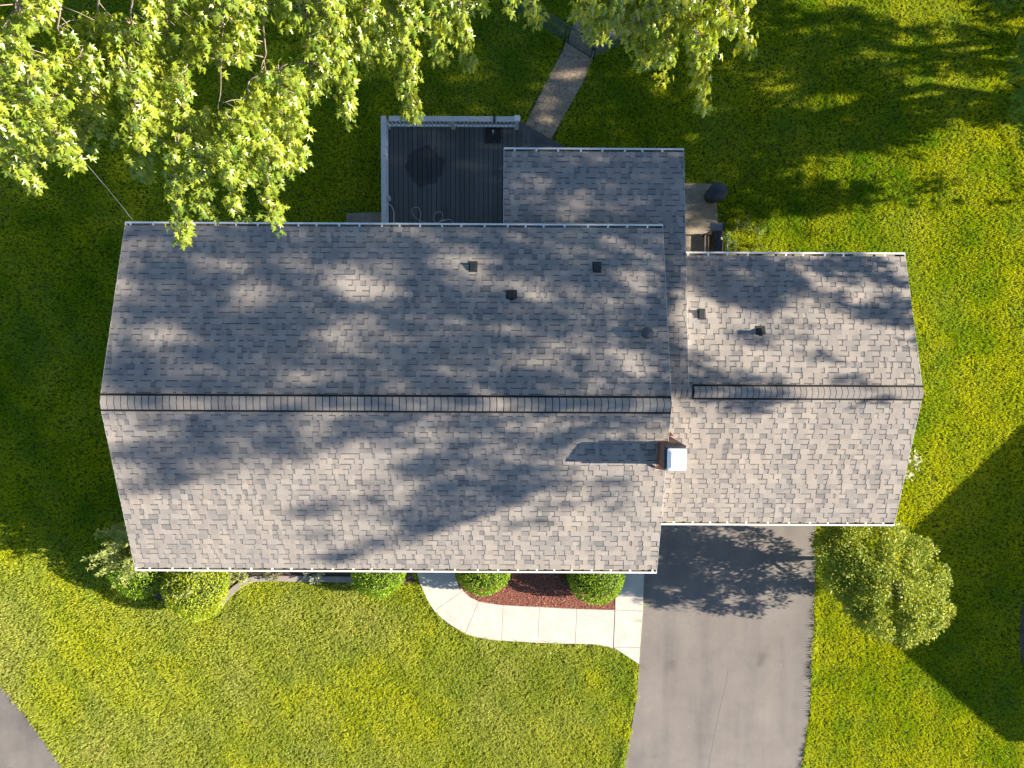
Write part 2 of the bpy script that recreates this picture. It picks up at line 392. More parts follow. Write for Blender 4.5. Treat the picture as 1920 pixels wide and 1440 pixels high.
# concrete front walk: every slab its own piece
walk = empty('front_walk', at(1010, 1170), kind='structure')
outer = smooth_poly([(778, 1040), (781, 1073), (795, 1112), (813, 1144), (840, 1168), (872, 1188), (905, 1197), (941, 1201)], 5)
slabs = [
    [(778, 1035), (848, 1035), (853, 1075), (858, 1094), (868, 1107), (814, 1145), (804, 1130), (795, 1112), (786, 1090), (781, 1073)],
    [(868, 1107), (879, 1118), (897, 1127), (872, 1188), (855, 1178), (840, 1168), (826, 1157), (814, 1145)],
    [(897, 1127), (918, 1131), (943, 1134), (940, 1201), (922, 1199.5), (905, 1197), (888, 1193), (872, 1188)],
    [(943, 1134), (976, 1136), (1011, 1137.5), (1008, 1205), (975, 1203), (940, 1201)],
    [(1011, 1137.5), (1046, 1139.5), (1081, 1141), (1078, 1207), (1040, 1206), (1008, 1205)],
    [(1081, 1141), (1117, 1142), (1152, 1143), (1149, 1215), (1138, 1211.5), (1125, 1209), (1110, 1207.5), (1078, 1207)],
    [(1153, 1143), (1205, 1145), (1200, 1213.5), (1150, 1213.5)],
    [(1154.5, 1035), (1209, 1035), (1205, 1145), (1153, 1143)],
    [(1150, 1213.5), (1200, 1213.5), (1198, 1245), (1183, 1235), (1168, 1225)],
]
for sl in slabs:
    P = np.array([(p[0], p[1]) for p in G(sl)])
    c0 = P.mean(0)
    Q = c0 + (P - c0) * (1 - 0.006 / np.linalg.norm(P - c0, axis=1))[:, None]
    MB().prism([tuple(q) for q in Q][::-1], -0.08, 0.03 + 0.004 * random.random()).build('slab', M['concrete'], walk, bevel=0.006)
walk_poly = [(p[0], p[1]) for p in G([(778, 1035), (781, 1073), (795, 1112), (813, 1144), (840, 1168), (872, 1188), (905, 1197), (941, 1201), (1008, 1205), (1080, 1207), (1110, 1208), (1140, 1213), (1170, 1227), (1198, 1245), (1209, 1035)])]
MB().prism(walk_poly[::-1], -0.1, 0.006).build('joint_bed', M['edging'], walk)

# mulch bed between the boxwoods
mul_px = [(846, 1030), (853, 1075), (858, 1094), (868, 1107), (879, 1118), (897, 1127), (943, 1134), (1011, 1137), (1081, 1141), (1153, 1143), (1155, 1030)]
mul = [(p[0], p[1]) for p in G(mul_px)]
mulch = MB().prism(mul[::-1], -0.05, 0.016).build('mulch_bed', M['mulch'])
tag(mulch, kind='structure')
xs = np.array([p[0] for p in mul]); ys = np.array([p[1] for p in mul])
n = 6000
px_ = RNG.uniform(xs.min(), xs.max(), n); py_ = RNG.uniform(ys.min(), ys.max(), n)
k = inside(mul, px_, py_); px_, py_ = px_[k], py_[k]; n = len(px_)
az = RNG.uniform(0, math.pi * 2, n); tl = RNG.uniform(-0.5, 0.5, n); L_ = RNG.uniform(0.02, 0.06, n); W_ = RNG.uniform(0.006, 0.016, n)
d = np.stack([np.cos(az) * np.cos(tl), np.sin(az) * np.cos(tl), np.sin(tl)], 1); s = np.stack([-np.sin(az), np.cos(az), RNG.uniform(-.5, .5, n)], 1)
P = np.stack([px_, py_, RNG.uniform(0.022, 0.05, n)], 1)
V = np.stack([P - d * L_[:, None] / 2 - s * W_[:, None] / 2, P + d * L_[:, None] / 2 - s * W_[:, None] / 2, P + d * L_[:, None] / 2 + s * W_[:, None] / 2, P - d * L_[:, None] / 2 + s * W_[:, None] / 2], 1).reshape(-1, 3)
t = RNG.random(n)[:, None]; col = (1 - t) * np.array([0.18, 0.06, 0.042]) + t * np.array([0.40, 0.18, 0.13]); lt = RNG.random(n) < 0.08; col[lt] = (0.42, 0.28, 0.2)
o = link('bark_chips', fast_mesh('bark_chips', V, np.arange(n * 4).reshape(-1, 4), M['chip'], np.repeat(col, 4, 0)), mulch)
tag(o, kind='stuff')

# soil bed and concrete edging along the front wall, left part
bed_px = [(222, 1010), (222, 1085), (330, 1140), (420, 1125), (440, 1104), (462, 1092), (490, 1087), (660, 1090), (760, 1094), (778, 1090), (776, 1030), (250, 1020)]
bed = [(p[0], p[1]) for p in G(bed_px)]
MB().prism(bed[::-1], -0.05, 0.01).build('flower_bed', M['soil'])['kind'] = 'structure'
e_out = smooth_poly([(418, 1138), (430, 1122), (446, 1106), (466, 1094), (492, 1090), (560, 1090.5), (640, 1091.5), (700, 1093)], 4)
edging = empty('bed_edging', at(470, 1095), kind='structure')
pts = [Vector(at(x, y, 0.03)) for x, y in e_out]
acc = []
for i in range(len(pts)):
    dd = (pts[min(i + 1, len(pts) - 1)] - pts[max(i - 1, 0)]).normalized()
    acc.append((pts[i], pts[i] + Vector((-dd.y, dd.x, 0)) * 0.19))
step = 3
for i in range(0, len(acc) - 1, step):
    seg = acc[i:i + step + 1]
    poly = [(p[0].x, p[0].y) for p in seg] + [(p[1].x, p[1].y) for p in seg][::-1]
    MB().prism(poly, -0.05, 0.055 + 0.006 * random.random()).build('edging_block', M['edging'], edging, bevel=0.008)

# dirt path through the gate, yard behind it, patio pad, pad by the deck
path_px = [(968, 262), (985, 232), (1003, 196), (1018, 166), (1036, 130), (1051, 102), (1062, 78), (1078, 40), (1088, -20), (1080, -80), (1260, -80), (1240, 20), (1205, 55), (1150, 78), (1115, 106), (1104, 130), (1090, 160), (1072, 192), (1054, 224), (1036, 256), (1022, 285), (975, 285)]
path = [(p[0], p[1]) for p in G(path_px)]
pp = MB(); pp.prism(path[::-1], -0.05, 0.004); pp.build('path', M['path'])['kind'] = 'structure'
pad_px = [(1262, 344), (1340, 345), (1346, 420), (1350, 500), (1262, 500)]
pad = [(p[0], p[1]) for p in G(pad_px)]
o = MB().prism(pad[::-1], -0.06, 0.05).build('patio_pad', M['pad'], bevel=0.01); tag(o, kind='structure')
pad2 = [(p[0], p[1]) for p in G([(650, 400), (722, 398), (722, 500), (650, 500)])]
o = MB().prism(pad2[::-1], -0.06, 0.04).build('side_pad', M['pad'], bevel=0.01); tag(o, kind='structure')

# ================================================================== HOUSE
EXPO = 0.146
MX0, MX1, MRY, MRZ, MSL = -9.9, 3.84, -1.53, 5.70, 0.306
MYR, MYF = 2.86, -5.98
GX1, GRY, GRZ, GSL = 10.45, -1.28, 4.70, 0.30
GYR, GYF = 2.26, -4.87
ASL, AZ0 = 0.165, 4.72
house = empty('house', (-3, -1.5, 0), 'long grey shingled split level house with attached garage and rear extension', 'house')

# extension roof: rear edge found on its own plane
an = np.array([0, ASL, 1.0]); an /= np.linalg.norm(an)
AYR = on_plane(1110, 278, (0, GRY, AZ0), an)[1] - 0.12
AX0 = on_plane(945, 278, (0, GRY, AZ0), an)[0]
AX1 = on_plane(1282, 290, (0, GRY, AZ0), an)[0]

def slope(p0, sgn, sl):
    """p0 = point on ridge line, sgn=+1 slope faces rear (+y)"""
    dn = Vector((0, sgn, -sl)).normalized(); nn = Vector((0, sgn * sl, 1)).normalized()
    return Vector(p0), dn, nn
PLANES = {}
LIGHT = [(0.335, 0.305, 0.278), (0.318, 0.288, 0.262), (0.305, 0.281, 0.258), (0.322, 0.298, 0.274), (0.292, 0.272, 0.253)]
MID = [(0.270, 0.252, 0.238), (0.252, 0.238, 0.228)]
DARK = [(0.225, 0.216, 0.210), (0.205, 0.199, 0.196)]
shingle_parts = []      # (score, roof, verts, faces, face colours)
def shingle_field(roof, ridge_p, dn, nn, slen, xr, seed):
    rnd = random.Random(seed)
    ncourse = int(math.ceil(slen / EXPO))
    for k in range(ncourse):
        s1 = slen - k * EXPO; s0 = max(s1 - EXPO, 0.02)
        if s1 - s0 < 0.03: continue
        x0, x1 = xr((s0 + s1) / 2)
        x = x0 - rnd.random() * 0.1; tooth = rnd.random() < 0.5
        while x < x1:
            w = rnd.choice((0.10, 0.13, 0.16, 0.2, 0.24, 0.3)) if tooth else rnd.choice((0.07, 0.10, 0.13, 0.16, 0.2, 0.26))
            a, b2 = max(x, x0), min(x + w, x1)
            x += w
            if b2 - a < 0.015: tooth = not tooth; continue
            r = rnd.random()
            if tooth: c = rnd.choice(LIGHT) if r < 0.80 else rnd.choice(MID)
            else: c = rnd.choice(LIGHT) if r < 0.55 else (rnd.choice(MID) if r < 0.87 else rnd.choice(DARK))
            j = 1 + rnd.uniform(-0.07, 0.07); c = tuple(q * j for q in c)
            hl, hu = (0.0165, 0.0055) if tooth else (0.0085, 0.0015)
            hl += rnd.uniform(-0.001, 0.0015)
            g = 0.0012
            def pt(xx, ss, h): q = ridge_p + dn * ss + nn * h; return (xx, q.y, q.z)
            v = [pt(a + g, s0, hu), pt(b2 - g, s0, hu), pt(b2 - g, s1, hl), pt(a + g, s1, hl),
                 pt(a + g, s1, 0), pt(b2 - g, s1, 0), pt(a + g, s0, 0), pt(b2 - g, s0, 0)]
            up = dn.y > 0
            fs = [(0, 1, 2, 3), (3, 2, 5, 4), (0, 3, 4, 6), (1, 7, 5, 2)]
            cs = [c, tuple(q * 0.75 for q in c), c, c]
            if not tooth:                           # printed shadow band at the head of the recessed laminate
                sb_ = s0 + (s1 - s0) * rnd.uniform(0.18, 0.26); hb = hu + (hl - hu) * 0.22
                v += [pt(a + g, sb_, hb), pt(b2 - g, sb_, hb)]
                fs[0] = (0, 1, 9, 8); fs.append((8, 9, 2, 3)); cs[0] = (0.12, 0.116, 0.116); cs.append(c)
            fs = [tuple(reversed(f)) if not up else f for f in fs]
            q = proj(np.array(v[:4])); area = abs(0.5 * sum(q[i][0] * q[(i + 1) % 4][1] - q[(i + 1) % 4][0] * q[i][1] for i in range(4)))
            shingle_parts.append((area, roof, v, fs, cs))
            tooth = not tooth if rnd.random() < 0.92 else tooth
def coloured_mesh(name, V, Fs, Cs, mat):
    me = bpy.data.meshes.new(name); me.from_pydata(V, [], Fs)
    at_ = me.color_attributes.new('Col', 'FLOAT_COLOR', 'CORNER')
    flat = []
    for f, c in zip(Fs, Cs): flat += [c[0], c[1], c[2], 1.0] * len(f)
    at_.data.foreach_set('color', flat)
    me.materials.append(mat); me.update()
    return me
def roof_slab(name, x0, x1, ry, rz, sl, yr, yf, th=0.13, ov=0.0):
    b = MB()
    for y in ([yr] if yr is not None else []) + ([yf] if yf is not None else []):
        ze = rz - sl * abs(y - ry)
        b.quad((x0, ry, rz), (x1, ry, rz), (x1, y, ze), (x0, y, ze)); b.quad((x0, ry, rz - th), (x1, ry, rz - th), (x1, y, ze - th), (x0, y, ze - th))
        for x in (x0, x1): b.quad((x, ry, rz), (x, y, ze), (x, y, ze - th), (x, ry, rz - th))
        b.quad((x0, y, ze), (x1, y, ze), (x1, y, ze - th), (x0, y, ze - th))
    return b.build(name, M['roof_deck'], house)
main_roof = roof_slab('main_roof', MX0, MX1, MRY, MRZ, MSL, MYR, MYF)
garage_roof = roof_slab('garage_roof', MX1 - 0.35, GX1, GRY, GRZ, GSL, GYR, GYF)
b = MB()
zA = lambda y: AZ0 - ASL * (y - GRY)
def slab_rect(b, x0, x1, y0, y1, zf, th=0.13):
    b.quad((x0, y0, zf(y0)), (x1, y0, zf(y0)), (x1, y1, zf(y1)), (x0, y1, zf(y1))); b.quad((x0, y0, zf(y0) - th), (x1, y0, zf(y0) - th), (x1, y1, zf(y1) - th), (x0, y1, zf(y1) - th))
    for x in (x0, x1): b.quad((x, y0, zf(y0)), (x, y1, zf(y1)), (x, y1, zf(y1) - th), (x, y0, zf(y0) - th))
    for y in (y0, y1): b.quad((x0, y, zf(y)), (x1, y, zf(y)), (x1, y, zf(y) - th), (x0, y, zf(y) - th))
slab_rect(b, MX1 - 0.33, AX1, GRY, MYR - 0.45, zA); slab_rect(b, AX0, AX1, MYR - 0.45, AYR, zA)
ext_roof = b.build('extension_roof', M['roof_deck'], house)
k1 = math.sqrt(1 + MSL ** 2); k2 = math.sqrt(1 + GSL ** 2); k3 = math.sqrt(1 + ASL ** 2)
p, dn, nn = slope((0, MRY, MRZ + 0.002), 1, MSL); shingle_field(main_roof, p, dn, nn, (MYR - MRY + 0.02) * k1, lambda s: (MX0, MX1), 1)
p, dn, nn = slope((0, MRY, MRZ + 0.002), -1, MSL); shingle_field(main_roof, p, dn, nn, (MRY - MYF + 0.02) * k1, lambda s: (MX0, MX1), 2)
p, dn, nn = slope((0, GRY, GRZ + 0.002), 1, GSL); shingle_field(garage_roof, p, dn, nn, (GYR - GRY + 0.02) * k2, lambda s: (AX1 - 0.02, GX1), 3)
p, dn, nn = slope((0, GRY, GRZ + 0.002), -1, GSL); shingle_field(garage_roof, p, dn, nn, (GRY - GYF + 0.02) * k2, lambda s: (MX1 - 0.34, GX1), 4)
p, dn, nn = slope((0, GRY, AZ0 + 0.002), 1, ASL)
shingle_field(ext_roof, p, dn, nn, (AYR - GRY + 0.02) * k3, lambda s: ((MX1 - 0.32 if s / k3 < MYR - 0.45 - GRY else AX0), AX1), 5)
shingle_parts.sort(key=lambda t: -t[0])
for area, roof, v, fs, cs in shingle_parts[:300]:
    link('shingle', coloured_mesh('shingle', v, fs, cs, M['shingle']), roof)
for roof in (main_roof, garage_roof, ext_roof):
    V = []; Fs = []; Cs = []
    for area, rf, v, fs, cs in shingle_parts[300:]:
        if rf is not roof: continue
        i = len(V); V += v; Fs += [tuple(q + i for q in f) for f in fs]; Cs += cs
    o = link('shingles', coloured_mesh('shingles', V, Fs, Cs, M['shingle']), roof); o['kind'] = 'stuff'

# ridge vents and caps
def ridge(name, x0, x1, ry, rz, sl, half, h, step, vent=True):
    rv = MB()
    n_ = Vector((0, 0, 1))
    if vent:
        for sg in (1, -1):
            hw = half + 0.05
            a = (ry, rz + h - 0.012); e = (ry + sg * hw, rz - sl * hw + h - 0.016)
            rv.quad((x0, a[0], a[1]), (x1, a[0], a[1]), (x1, e[0], e[1]), (x0, e[0], e[1]))
            rv.quad((x0, e[0], e[1]), (x1, e[0], e[1]), (x1, e[0], rz - sl * hw), (x0, e[0], rz - sl * hw))
            for x in (x0, x1): rv.quad((x, a[0], a[1]), (x, e[0], e[1]), (x, e[0], rz - sl * hw), (x, a[0], rz - 0.01))
    else:
        rv.quad((x0, ry, rz + 0.022), (x1, ry, rz + 0.022), (x1, ry + half, rz - sl * half + .018), (x0, ry + half, rz - sl * half + .018)); rv.quad((x0, ry, rz + 0.022), (x1, ry, rz + 0.022), (x1, ry - half, rz - sl * half + .018), (x0, ry - half, rz - sl * half + .018))
    vo = rv.build(name, M['vent_edge'], house)
    x = x0 + (0.02 if vent else 0); rnd = random.Random(int(x0 * 100))
    while x < x1 - 0.03:
        xe = min(x + step, x1)
        c = rnd.choice(LIGHT); jj = rnd.uniform(0.98, 1.12); c = tuple(q * jj for q in c)
        zt = rz + h
        V = []; Fs = []
        bow = 0.012
        prof = [(-half, -0.0), (-half * 0.55, 0.004), (-0.02, 0.008), (0.02, 0.008), (half * 0.55, 0.004), (half, -0.0)]
        for xx, lift in ((x, 0.0), (xe - 0.018, 0.012)):
            for yy, q in prof:
                V.append((xx + bow * (1 - (yy / half) ** 2), ry + yy, zt - sl * abs(yy) + q + lift))
        for yy, q in prof: V.append((xe - 0.018 + bow * (1 - (yy / half) ** 2), ry + yy, zt - sl * abs(yy) + q - 0.006))
        for i in range(5): Fs.append((i, i + 6, i + 7, i + 1)); Fs.append((i + 6, i + 12, i + 13, i + 7))
        Cs = [c, tuple(q * 0.5 for q in c)] * 5
        link('ridge_cap', coloured_mesh('ridge_cap', V, Fs, Cs, M['shingle']), vo)
        x = xe
ridge('ridge_vent', MX0 + 0.005, MX1 - 0.005, MRY, MRZ + 0.01, MSL, 0.165, 0.05, 0.167)
gx_v = on_plane(1299, 737, (0, GRY, GRZ), np.array([0, 0, 1.0]))[0]
ridge('ridge_vent', gx_v, GX1 - 0.005, GRY, GRZ + 0.01, GSL, 0.145, 0.05, 0.15)
ridge('ridge_strip', MX1 + 0.01, gx_v - 0.03, GRY, GRZ + 0.012, GSL, 0.14, 0.03, 0.15, vent=False)

# gutters with hangers
def gutter(x0, x1, y, z, sg, gap=0.53, seed=0):
    """y = roof edge, sg=+1 gutter lies to +y"""
    rnd = random.Random(seed)
    w, dpt = 0.125, 0.11
    yo = y + sg * w; t = 0.004
    b = MB()
    b.box(((x0 + x1) / 2, yo - sg * 0.02, z), (x1 - x0, 0.045, 0.012))                     # rolled lip
    b.box(((x0 + x1) / 2, yo - sg * t, z - dpt / 2 - .006), (x1 - x0, t * 2, dpt - 0.006))
    b.box(((x0 + x1) / 2, y + sg * 0.004, z - dpt / 2 - .012), (x1 - x0, t, dpt - 0.02))
    for x in (x0, x1): b.box((x, y + sg * w / 2, z - dpt / 2), (0.012, w, dpt))
    g = b.build('gutter', M['gutter'], house)
    MB().box(((x0 + x1) / 2, y + sg * w / 2, z - dpt + 0.012), (x1 - x0 - 0.02, w - 0.02, 0.01)).build('trough', M['gutter_in'], g)
    x = x0 + rnd.uniform(0.1, 0.4)
    while x < x1 - 0.05:
        MB().box((x, y + sg * (w / 2 - 0.015), z + 0.004), (0.045, w - 0.03, 0.01)).build('hanger', M['gutter'], g)
        x += gap * rnd.uniform(0.86, 1.14)
zE = MRZ - MSL * (MYR - MRY)
gutter(MX0, MX1, MYR, zE - 0.01, 1, seed=1)
gutter(MX0, MX1, MYF, MRZ - MSL * (MRY - MYF) - 0.01, -1, seed=2)
gutter(AX1 + 0.01, GX1, GYR, GRZ - GSL * (GYR - GRY) - 0.01, 1, seed=3)
gutter(MX1 - 0.05, GX1, GYF, GRZ - GSL * (GRY - GYF) - 0.01, -1, seed=4)
gutter(AX0, AX1, AYR, zA(AYR) - 0.01, 1, seed=5)
# rake boards
def rake(x, ry, rz, sl, ys, sx):
    for y in ys:
        e = rz - sl * abs(y - ry)
        b = MB(); o_ = x + sx * 0.005
        b.quad((o_, ry, rz + 0.012), (o_, y, e + 0.012), (o_, y, e - 0.17), (o_, ry, rz - 0.17))
        b.quad((x - sx * 0.002, ry, rz + 0.0122), (x - sx * 0.002, y, e + 0.0122), (o_, y, e + 0.012), (o_, ry, rz + 0.012))
        b.build('rake_board', M['trim'], house)
rake(MX0, MRY, MRZ, MSL, (MYR, MYF), -1); rake(MX1, MRY, MRZ, MSL, (MYR, MYF), 1); rake(GX1, GRY, GRZ, GSL, (GYR, GYF), 1)
rake(AX1, GRY, AZ0, ASL, (AYR,), 1); rake(AX0, MYR - .4, zA(MYR - .4), ASL, (AYR,), -1)
# walls
def gable_walls(name, x0, x1, y0, y1, ry, rz, sl, z0=0.0):
    b = MB(); d_ = 0.14
    ze0 = rz - sl * abs(y0 - ry) - d_; ze1 = rz - sl * abs(y1 - ry) - d_
    for x in (x0, x1): b.quad((x, y0, z0), (x, y1, z0), (x, y1, ze1), (x, ry, rz - d_), (x, y0, ze0))
    b.quad((x0, y0, z0), (x1, y0, z0), (x1, y0, ze0), (x0, y0, ze0)); b.quad((x0, y1, z0), (x1, y1, z0), (x1, y1, ze1), (x0, y1, ze1))
    return b.build(name, M['siding'], house)
mw = gable_walls('wall', MX0 + 0.3, MX1 - 0.35, MYF + 0.95, MYR - 0.5, MRY, MRZ, MSL)
gw = gable_walls('wall', MX1 - 0.345, GX1 - 0.3, GYF + 0.5, GYR - 0.45, GRY, GRZ, GSL)
b = MB(); b.prism([(AX0 + 0.2, MYR - 0.49), (AX1 - 0.2, MYR - 0.49), (AX1 - 0.2, AYR - 0.35), (AX0 + 0.2, AYR - 0.35)], 0, zA(AYR) - 0.14); b.build('wall', M['siding'], house)
for wx in (-8.0, -5.2, -2.2):
    wf = MB().box((wx, MYF + 0.94, 2.6), (1.3, 0.08, 1.2)).build('window', M['trim'], house)
    for q in (-0.3, 0.3): MB().box((wx + q, MYF + 0.93, 2.6), (0.54, 0.08, 1.04)).build('pane', M['glass'], wf)
gd = MB().box((7.0, GYF + 0.49, 1.1), (4.9, 0.06, 2.2)).build('garage_door', M['trim'], house)
for r_ in range(4): MB().box((7.0, GYF + 0.455, 0.28 + r_ * 0.55), (4.84, 0.03, 0.52)).build('door_panel', M['trim'], gd)
fd = MB().box((-0.4, MYF + 0.94, 1.2), (1.0, 0.08, 2.1)).build('door', M['wood'], house); MB().box((-0.75, MYF + 0.87, 1.15), (0.04, 0.06, 0.14)).build('handle', M['chrome'], fd)

# chimney at the gable end
cz = 6.02
c0 = at(1246, 835, cz); c1 = at(1284, 881, cz)
cx0, cy1 = c0[0], c0[1]; cx1, cy0 = c1[0], c1[1]; cxm, cym = (cx0 + cx1) / 2, (cy0 + cy1) / 2
ch = MB().box((cxm, cym, (cz + 0) / 2), (cx1 - cx0, cy1 - cy0, cz)).build('chimney', M['brick'], house)
MB().box((cxm, cym, cz + 0.025), (cx1 - cx0 + 0.02, cy1 - cy0 + 0.02, 0.05)).build('crown', M['crown'], ch, bevel=0.008)
MB().box((cxm, cym, cz + 0.14), (0.26, 0.30, 0.18)).build('flue', M['vent_black'], ch)
q0 = at(1252, 841, cz + 0.26); q1 = at(1287, 883, cz + 0.26); qx, qy, qw, qh = (q0[0] + q1[0]) / 2, (q0[1] + q1[1]) / 2, q1[0] - q0[0], q0[1] - q1[1]
b = MB(); zc = cz + 0.23
rings = [(1.0, -0.012, 1.0), (1.0, 0.0, 1.0), (0.97, 0.012, .97), (0.62, 0.042, 0.70), (0.60, 0.043, 0.68)]
for fx, dz, fy in rings:
    hw, hh, r_ = qw / 2 * fx, qh / 2 * fy, 0.035 * fx
    for cxx, cyy, a0 in ((hw - r_, hh - r_, 0), (-hw + r_, hh - r_, 90), (-hw + r_, -hh + r_, 180), (hw - r_, -hh + r_, 270)):
        for a in (0, 45, 90): b.v.append((qx + cxx + r_ * math.cos(R(a0 + a)), qy + cyy + r_ * math.sin(R(a0 + a)), zc + dz))
for i in range(len(rings) - 1):
    for j in range(12): b.f.append((i * 12 + j, i * 12 + (j + 1) % 12, (i + 1) * 12 + (j + 1) % 12, (i + 1) * 12 + j))
b.f.append(tuple(range(48, 60))); b.f.append(tuple(range(0, 12))[::-1])
b.build('chimney_cap', M['cap_metal'], ch)
for dx in (-0.13, 0.13):
    for dy in (-0.17, 0.17): MB().box((cxm + dx + 0.02, cym + dy, cz + 0.14), (0.02, 0.02, 0.2)).build('cap_leg', M['chrome'], ch)
zr = lambda y: MRZ - MSL * abs(y - MRY)
b = MB()
b.quad((cx0 - 0.10, cy0 - 0.09, zr(cy0 - .09) + 0.03), (cx0 + 0.16, cy0 - 0.16, zr(cy0 - .16) + 0.03), (cx0 + 0.16, cy0 + 0.0, zr(cy0) + 0.14), (cx0 - 0.012, cy0 + 0.0, zr(cy0) + 0.14))
b.quad((cx0 - 0.03, cy0, zr(cy0) + 0.025), (cx0 - 0.03, cy1, zr(cy1) + 0.025), (cx0 - 0.006, cy1, zr(cy1) + 0.10), (cx0 - 0.006, cy0, zr(cy0) + 0.10))
b.quad((cx0 - 0.02, cy1 + 0.03, zr(cy1) + 0.03), (MX1 - 0.02, cy1 + 0.03, zr(cy1) + 0.03), (MX1 - 0.02, cy1 + 0.004, zr(cy1) + 0.12), (cx0 - 0.02, cy1 + 0.004, zr(cy1) + 0.12))
b.build('flashing', M['flashing'], ch)
gz = lambda y: GRZ - GSL * abs(y - GRY)
MB().quad((MX1 + 0.02, cy1 + 0.002, gz(cy1) + 0.03), (MX1 + 0.02, cy1 + 0.34, gz(cy1 + .34) + 0.45), (cx1 + 0.10, cy1 + 0.003, gz(cy1) + 0.05)).build('cricket', M['flashing'], ch)

# roof vents
nM_r = np.array([0, MSL, 1.0]); nG_r = np.array([0, GSL, 1.0])
def box_vent(px, py, p0, nrm, sl, w=0.155, d=0.2, h=0.13):
    c_ = on_plane(px, py, p0, nrm); x, y, z = c_
    pz = lambda yy: z - sl * (yy - y)
    b = MB(); y0, y1 = y - d / 2, y + d / 2
    q = [(x - w / 2, y0, pz(y0)), (x + w / 2, y0, pz(y0)), (x + w / 2, y1, pz(y1)), (x - w / 2, y1, pz(y1)),
         (x - w / 2, y0, pz(y0) + 0.05), (x + w / 2, y0, pz(y0) + 0.05), (x + w / 2, y1, pz(y1) + h), (x - w / 2, y1, pz(y1) + h)]
    b.v = q; b.f = [(4, 5, 6, 7), (0, 1, 5, 4), (1, 2, 6, 5), (2, 3, 7, 6), (3, 0, 4, 7)]
    v_ = b.build('box_vent', M['vent_black'], house, bevel=0.008)
    f = MB(); f.quad((x - w * .72, y0 - 0.04, pz(y0 - .04) + 0.02), (x + w * .72, y0 - 0.04, pz(y0 - .04) + 0.02), (x + w * .72, y1 + 0.04, pz(y1 + .04) + 0.02), (x - w * .72, y1 + 0.04, pz(y1 + .04) + 0.02)); f.build('flange', M['vent_black'], v_)
mp0, gp0 = (0, MRY, MRZ), (0, GRY, GRZ)
box_vent(887, 500, mp0, nM_r, MSL); box_vent(1119, 501, mp0, nM_r, MSL); box_vent(1315, 589, gp0, nG_r, GSL, w=0.15, d=0.21)
def pipe_vent(px, py, p0, nrm, sl, h=0.26, fw=0.30, r_=0.045, collar=0.095):
    x, y, z = on_plane(px, py, p0, nrm)
    pz = lambda yy: z - sl * (yy - y)
    seg = 20; b = MB()
    b.tube([(x, y, z - 0.02), (x, y, z + h)], r_, seg, cap=False); b.tube([(x, y, z + h), (x, y, z + h - 0.15)], r_ * 0.78, seg)
    i = len(b.v)
    for j in range(seg):
        a = 2 * math.pi * j / seg
        b.v += [(x + r_ * math.cos(a), y + r_ * math.sin(a), z + h), (x + r_ * .78 * math.cos(a), y + r_ * .78 * math.sin(a), z + h)]
    for j in range(seg): b.f.append((i + 2 * j, i + 2 * ((j + 1) % seg), i + 2 * ((j + 1) % seg) + 1, i + 2 * j + 1))
    v_ = b.build('pipe_vent', M['vent_black'], house, smooth=False)
    f = MB(); y0, y1 = y - 0.06, y + 0.17
    f.quad((x - fw / 2, y0, pz(y0) + 0.022), (x + fw / 2, y0, pz(y0) + 0.022), (x + fw / 2, y1, pz(y1) + 0.022), (x - fw / 2, y1, pz(y1) + 0.022)); f.build('flange', M['vent_black'], v_)
    MB().tube([(x, y, z + 0.0), (x, y, z + 0.05), (x, y, z + 0.11)], [collar * 1.15, collar, r_ * 1.15], 20).build('boot', M['black_plastic'], v_, smooth=True)
pipe_vent(959, 556, mp0, nM_r, MSL, h=0.24, fw=0.28); pipe_vent(1426, 623, gp0, nG_r, GSL, h=0.25, fw=0.25)
x, y, z = on_plane(1211, 624, mp0, nM_r)
b = MB(); b.tube([(x, y, z - 0.05), (x, y, z + 0.22)], 0.075, 20); v_ = b.build('round_vent', M['vent_grey'], house, smooth=True)
MB().tube([(x, y, z + 0.17), (x, y, z + 0.185), (x, y, z + 0.26), (x, y, z + 0.31), (x, y, z + 0.33)], [0.14, 0.15, 0.145, 0.11, 0.03], 28).build('hood', M['vent_grey'], v_, smooth=True)

# ================================================================== DECK
DZ = 1.0; TZ = DZ + 0.85
dk = empty('deck', at(830, 320), 'dark grey board deck with pale railing behind the house', 'deck')
dl, dt = at(727, 233, DZ)[0], at(850, 233, DZ)[1]           # inner left, rear edge of floor
dr = at(978, 236, DZ)[0]; xr_end = at(1042, 272, DZ)
y_wall = MYR - 0.52
bw = 0.142
x = dl - 0.1; kk = 0
while x < AX0 + 1.2:
    x1 = x + bw - 0.013
    yt = dt + 0.1
    if x1 > dr:                                             # floor is cut back along the slanted steps
        f = (x - dr) / (xr_end[0] - dr); yt = dt + 0.1 - f * (dt - xr_end[1] + 0.08) - 0.15
    yb = y_wall + 0.02 if x < AX0 + 0.2 else AYR - 0.33
    if yt > yb + 0.1:
        MB().box(((x + x1) / 2, (yt + yb) / 2, DZ - 0.0125 - 0.002 * random.random()), (x1 - x, yt - yb, 0.025)).build('board', M['deck'], dk)
    x += bw; kk += 1
MB().box(((dl + dr) / 2, (dt + y_wall) / 2, DZ - 0.16), (dr - dl, dt - y_wall, 0.2)).build('joist_frame', M['vent_edge'], dk)
# slanted steps at the rear right corner
sA = Vector(at(979, 240, 0)); sB = Vector(at(1052, 284, 0)); dS = (sB - sA).normalized(); nS = Vector((dS.y * -1, dS.x, 0))
for k_, z_ in enumerate((0.78, 0.52)):
    a = Vector(at(974, 247, z_)) if k_ == 0 else Vector(at(975, 236, z_)); e = Vector(at(1048, 292, z_)) if k_ == 0 else Vector(at(1054, 281, z_))
    MB().bar(a, e, 0.235, 0.035).build('step', M['deck'], dk)
MB().bar(Vector(at(974, 247, 0.39)), Vector(at(1048, 292, 0.39)), 0.03, 0.7).build('step_riser', M['deck'], dk)
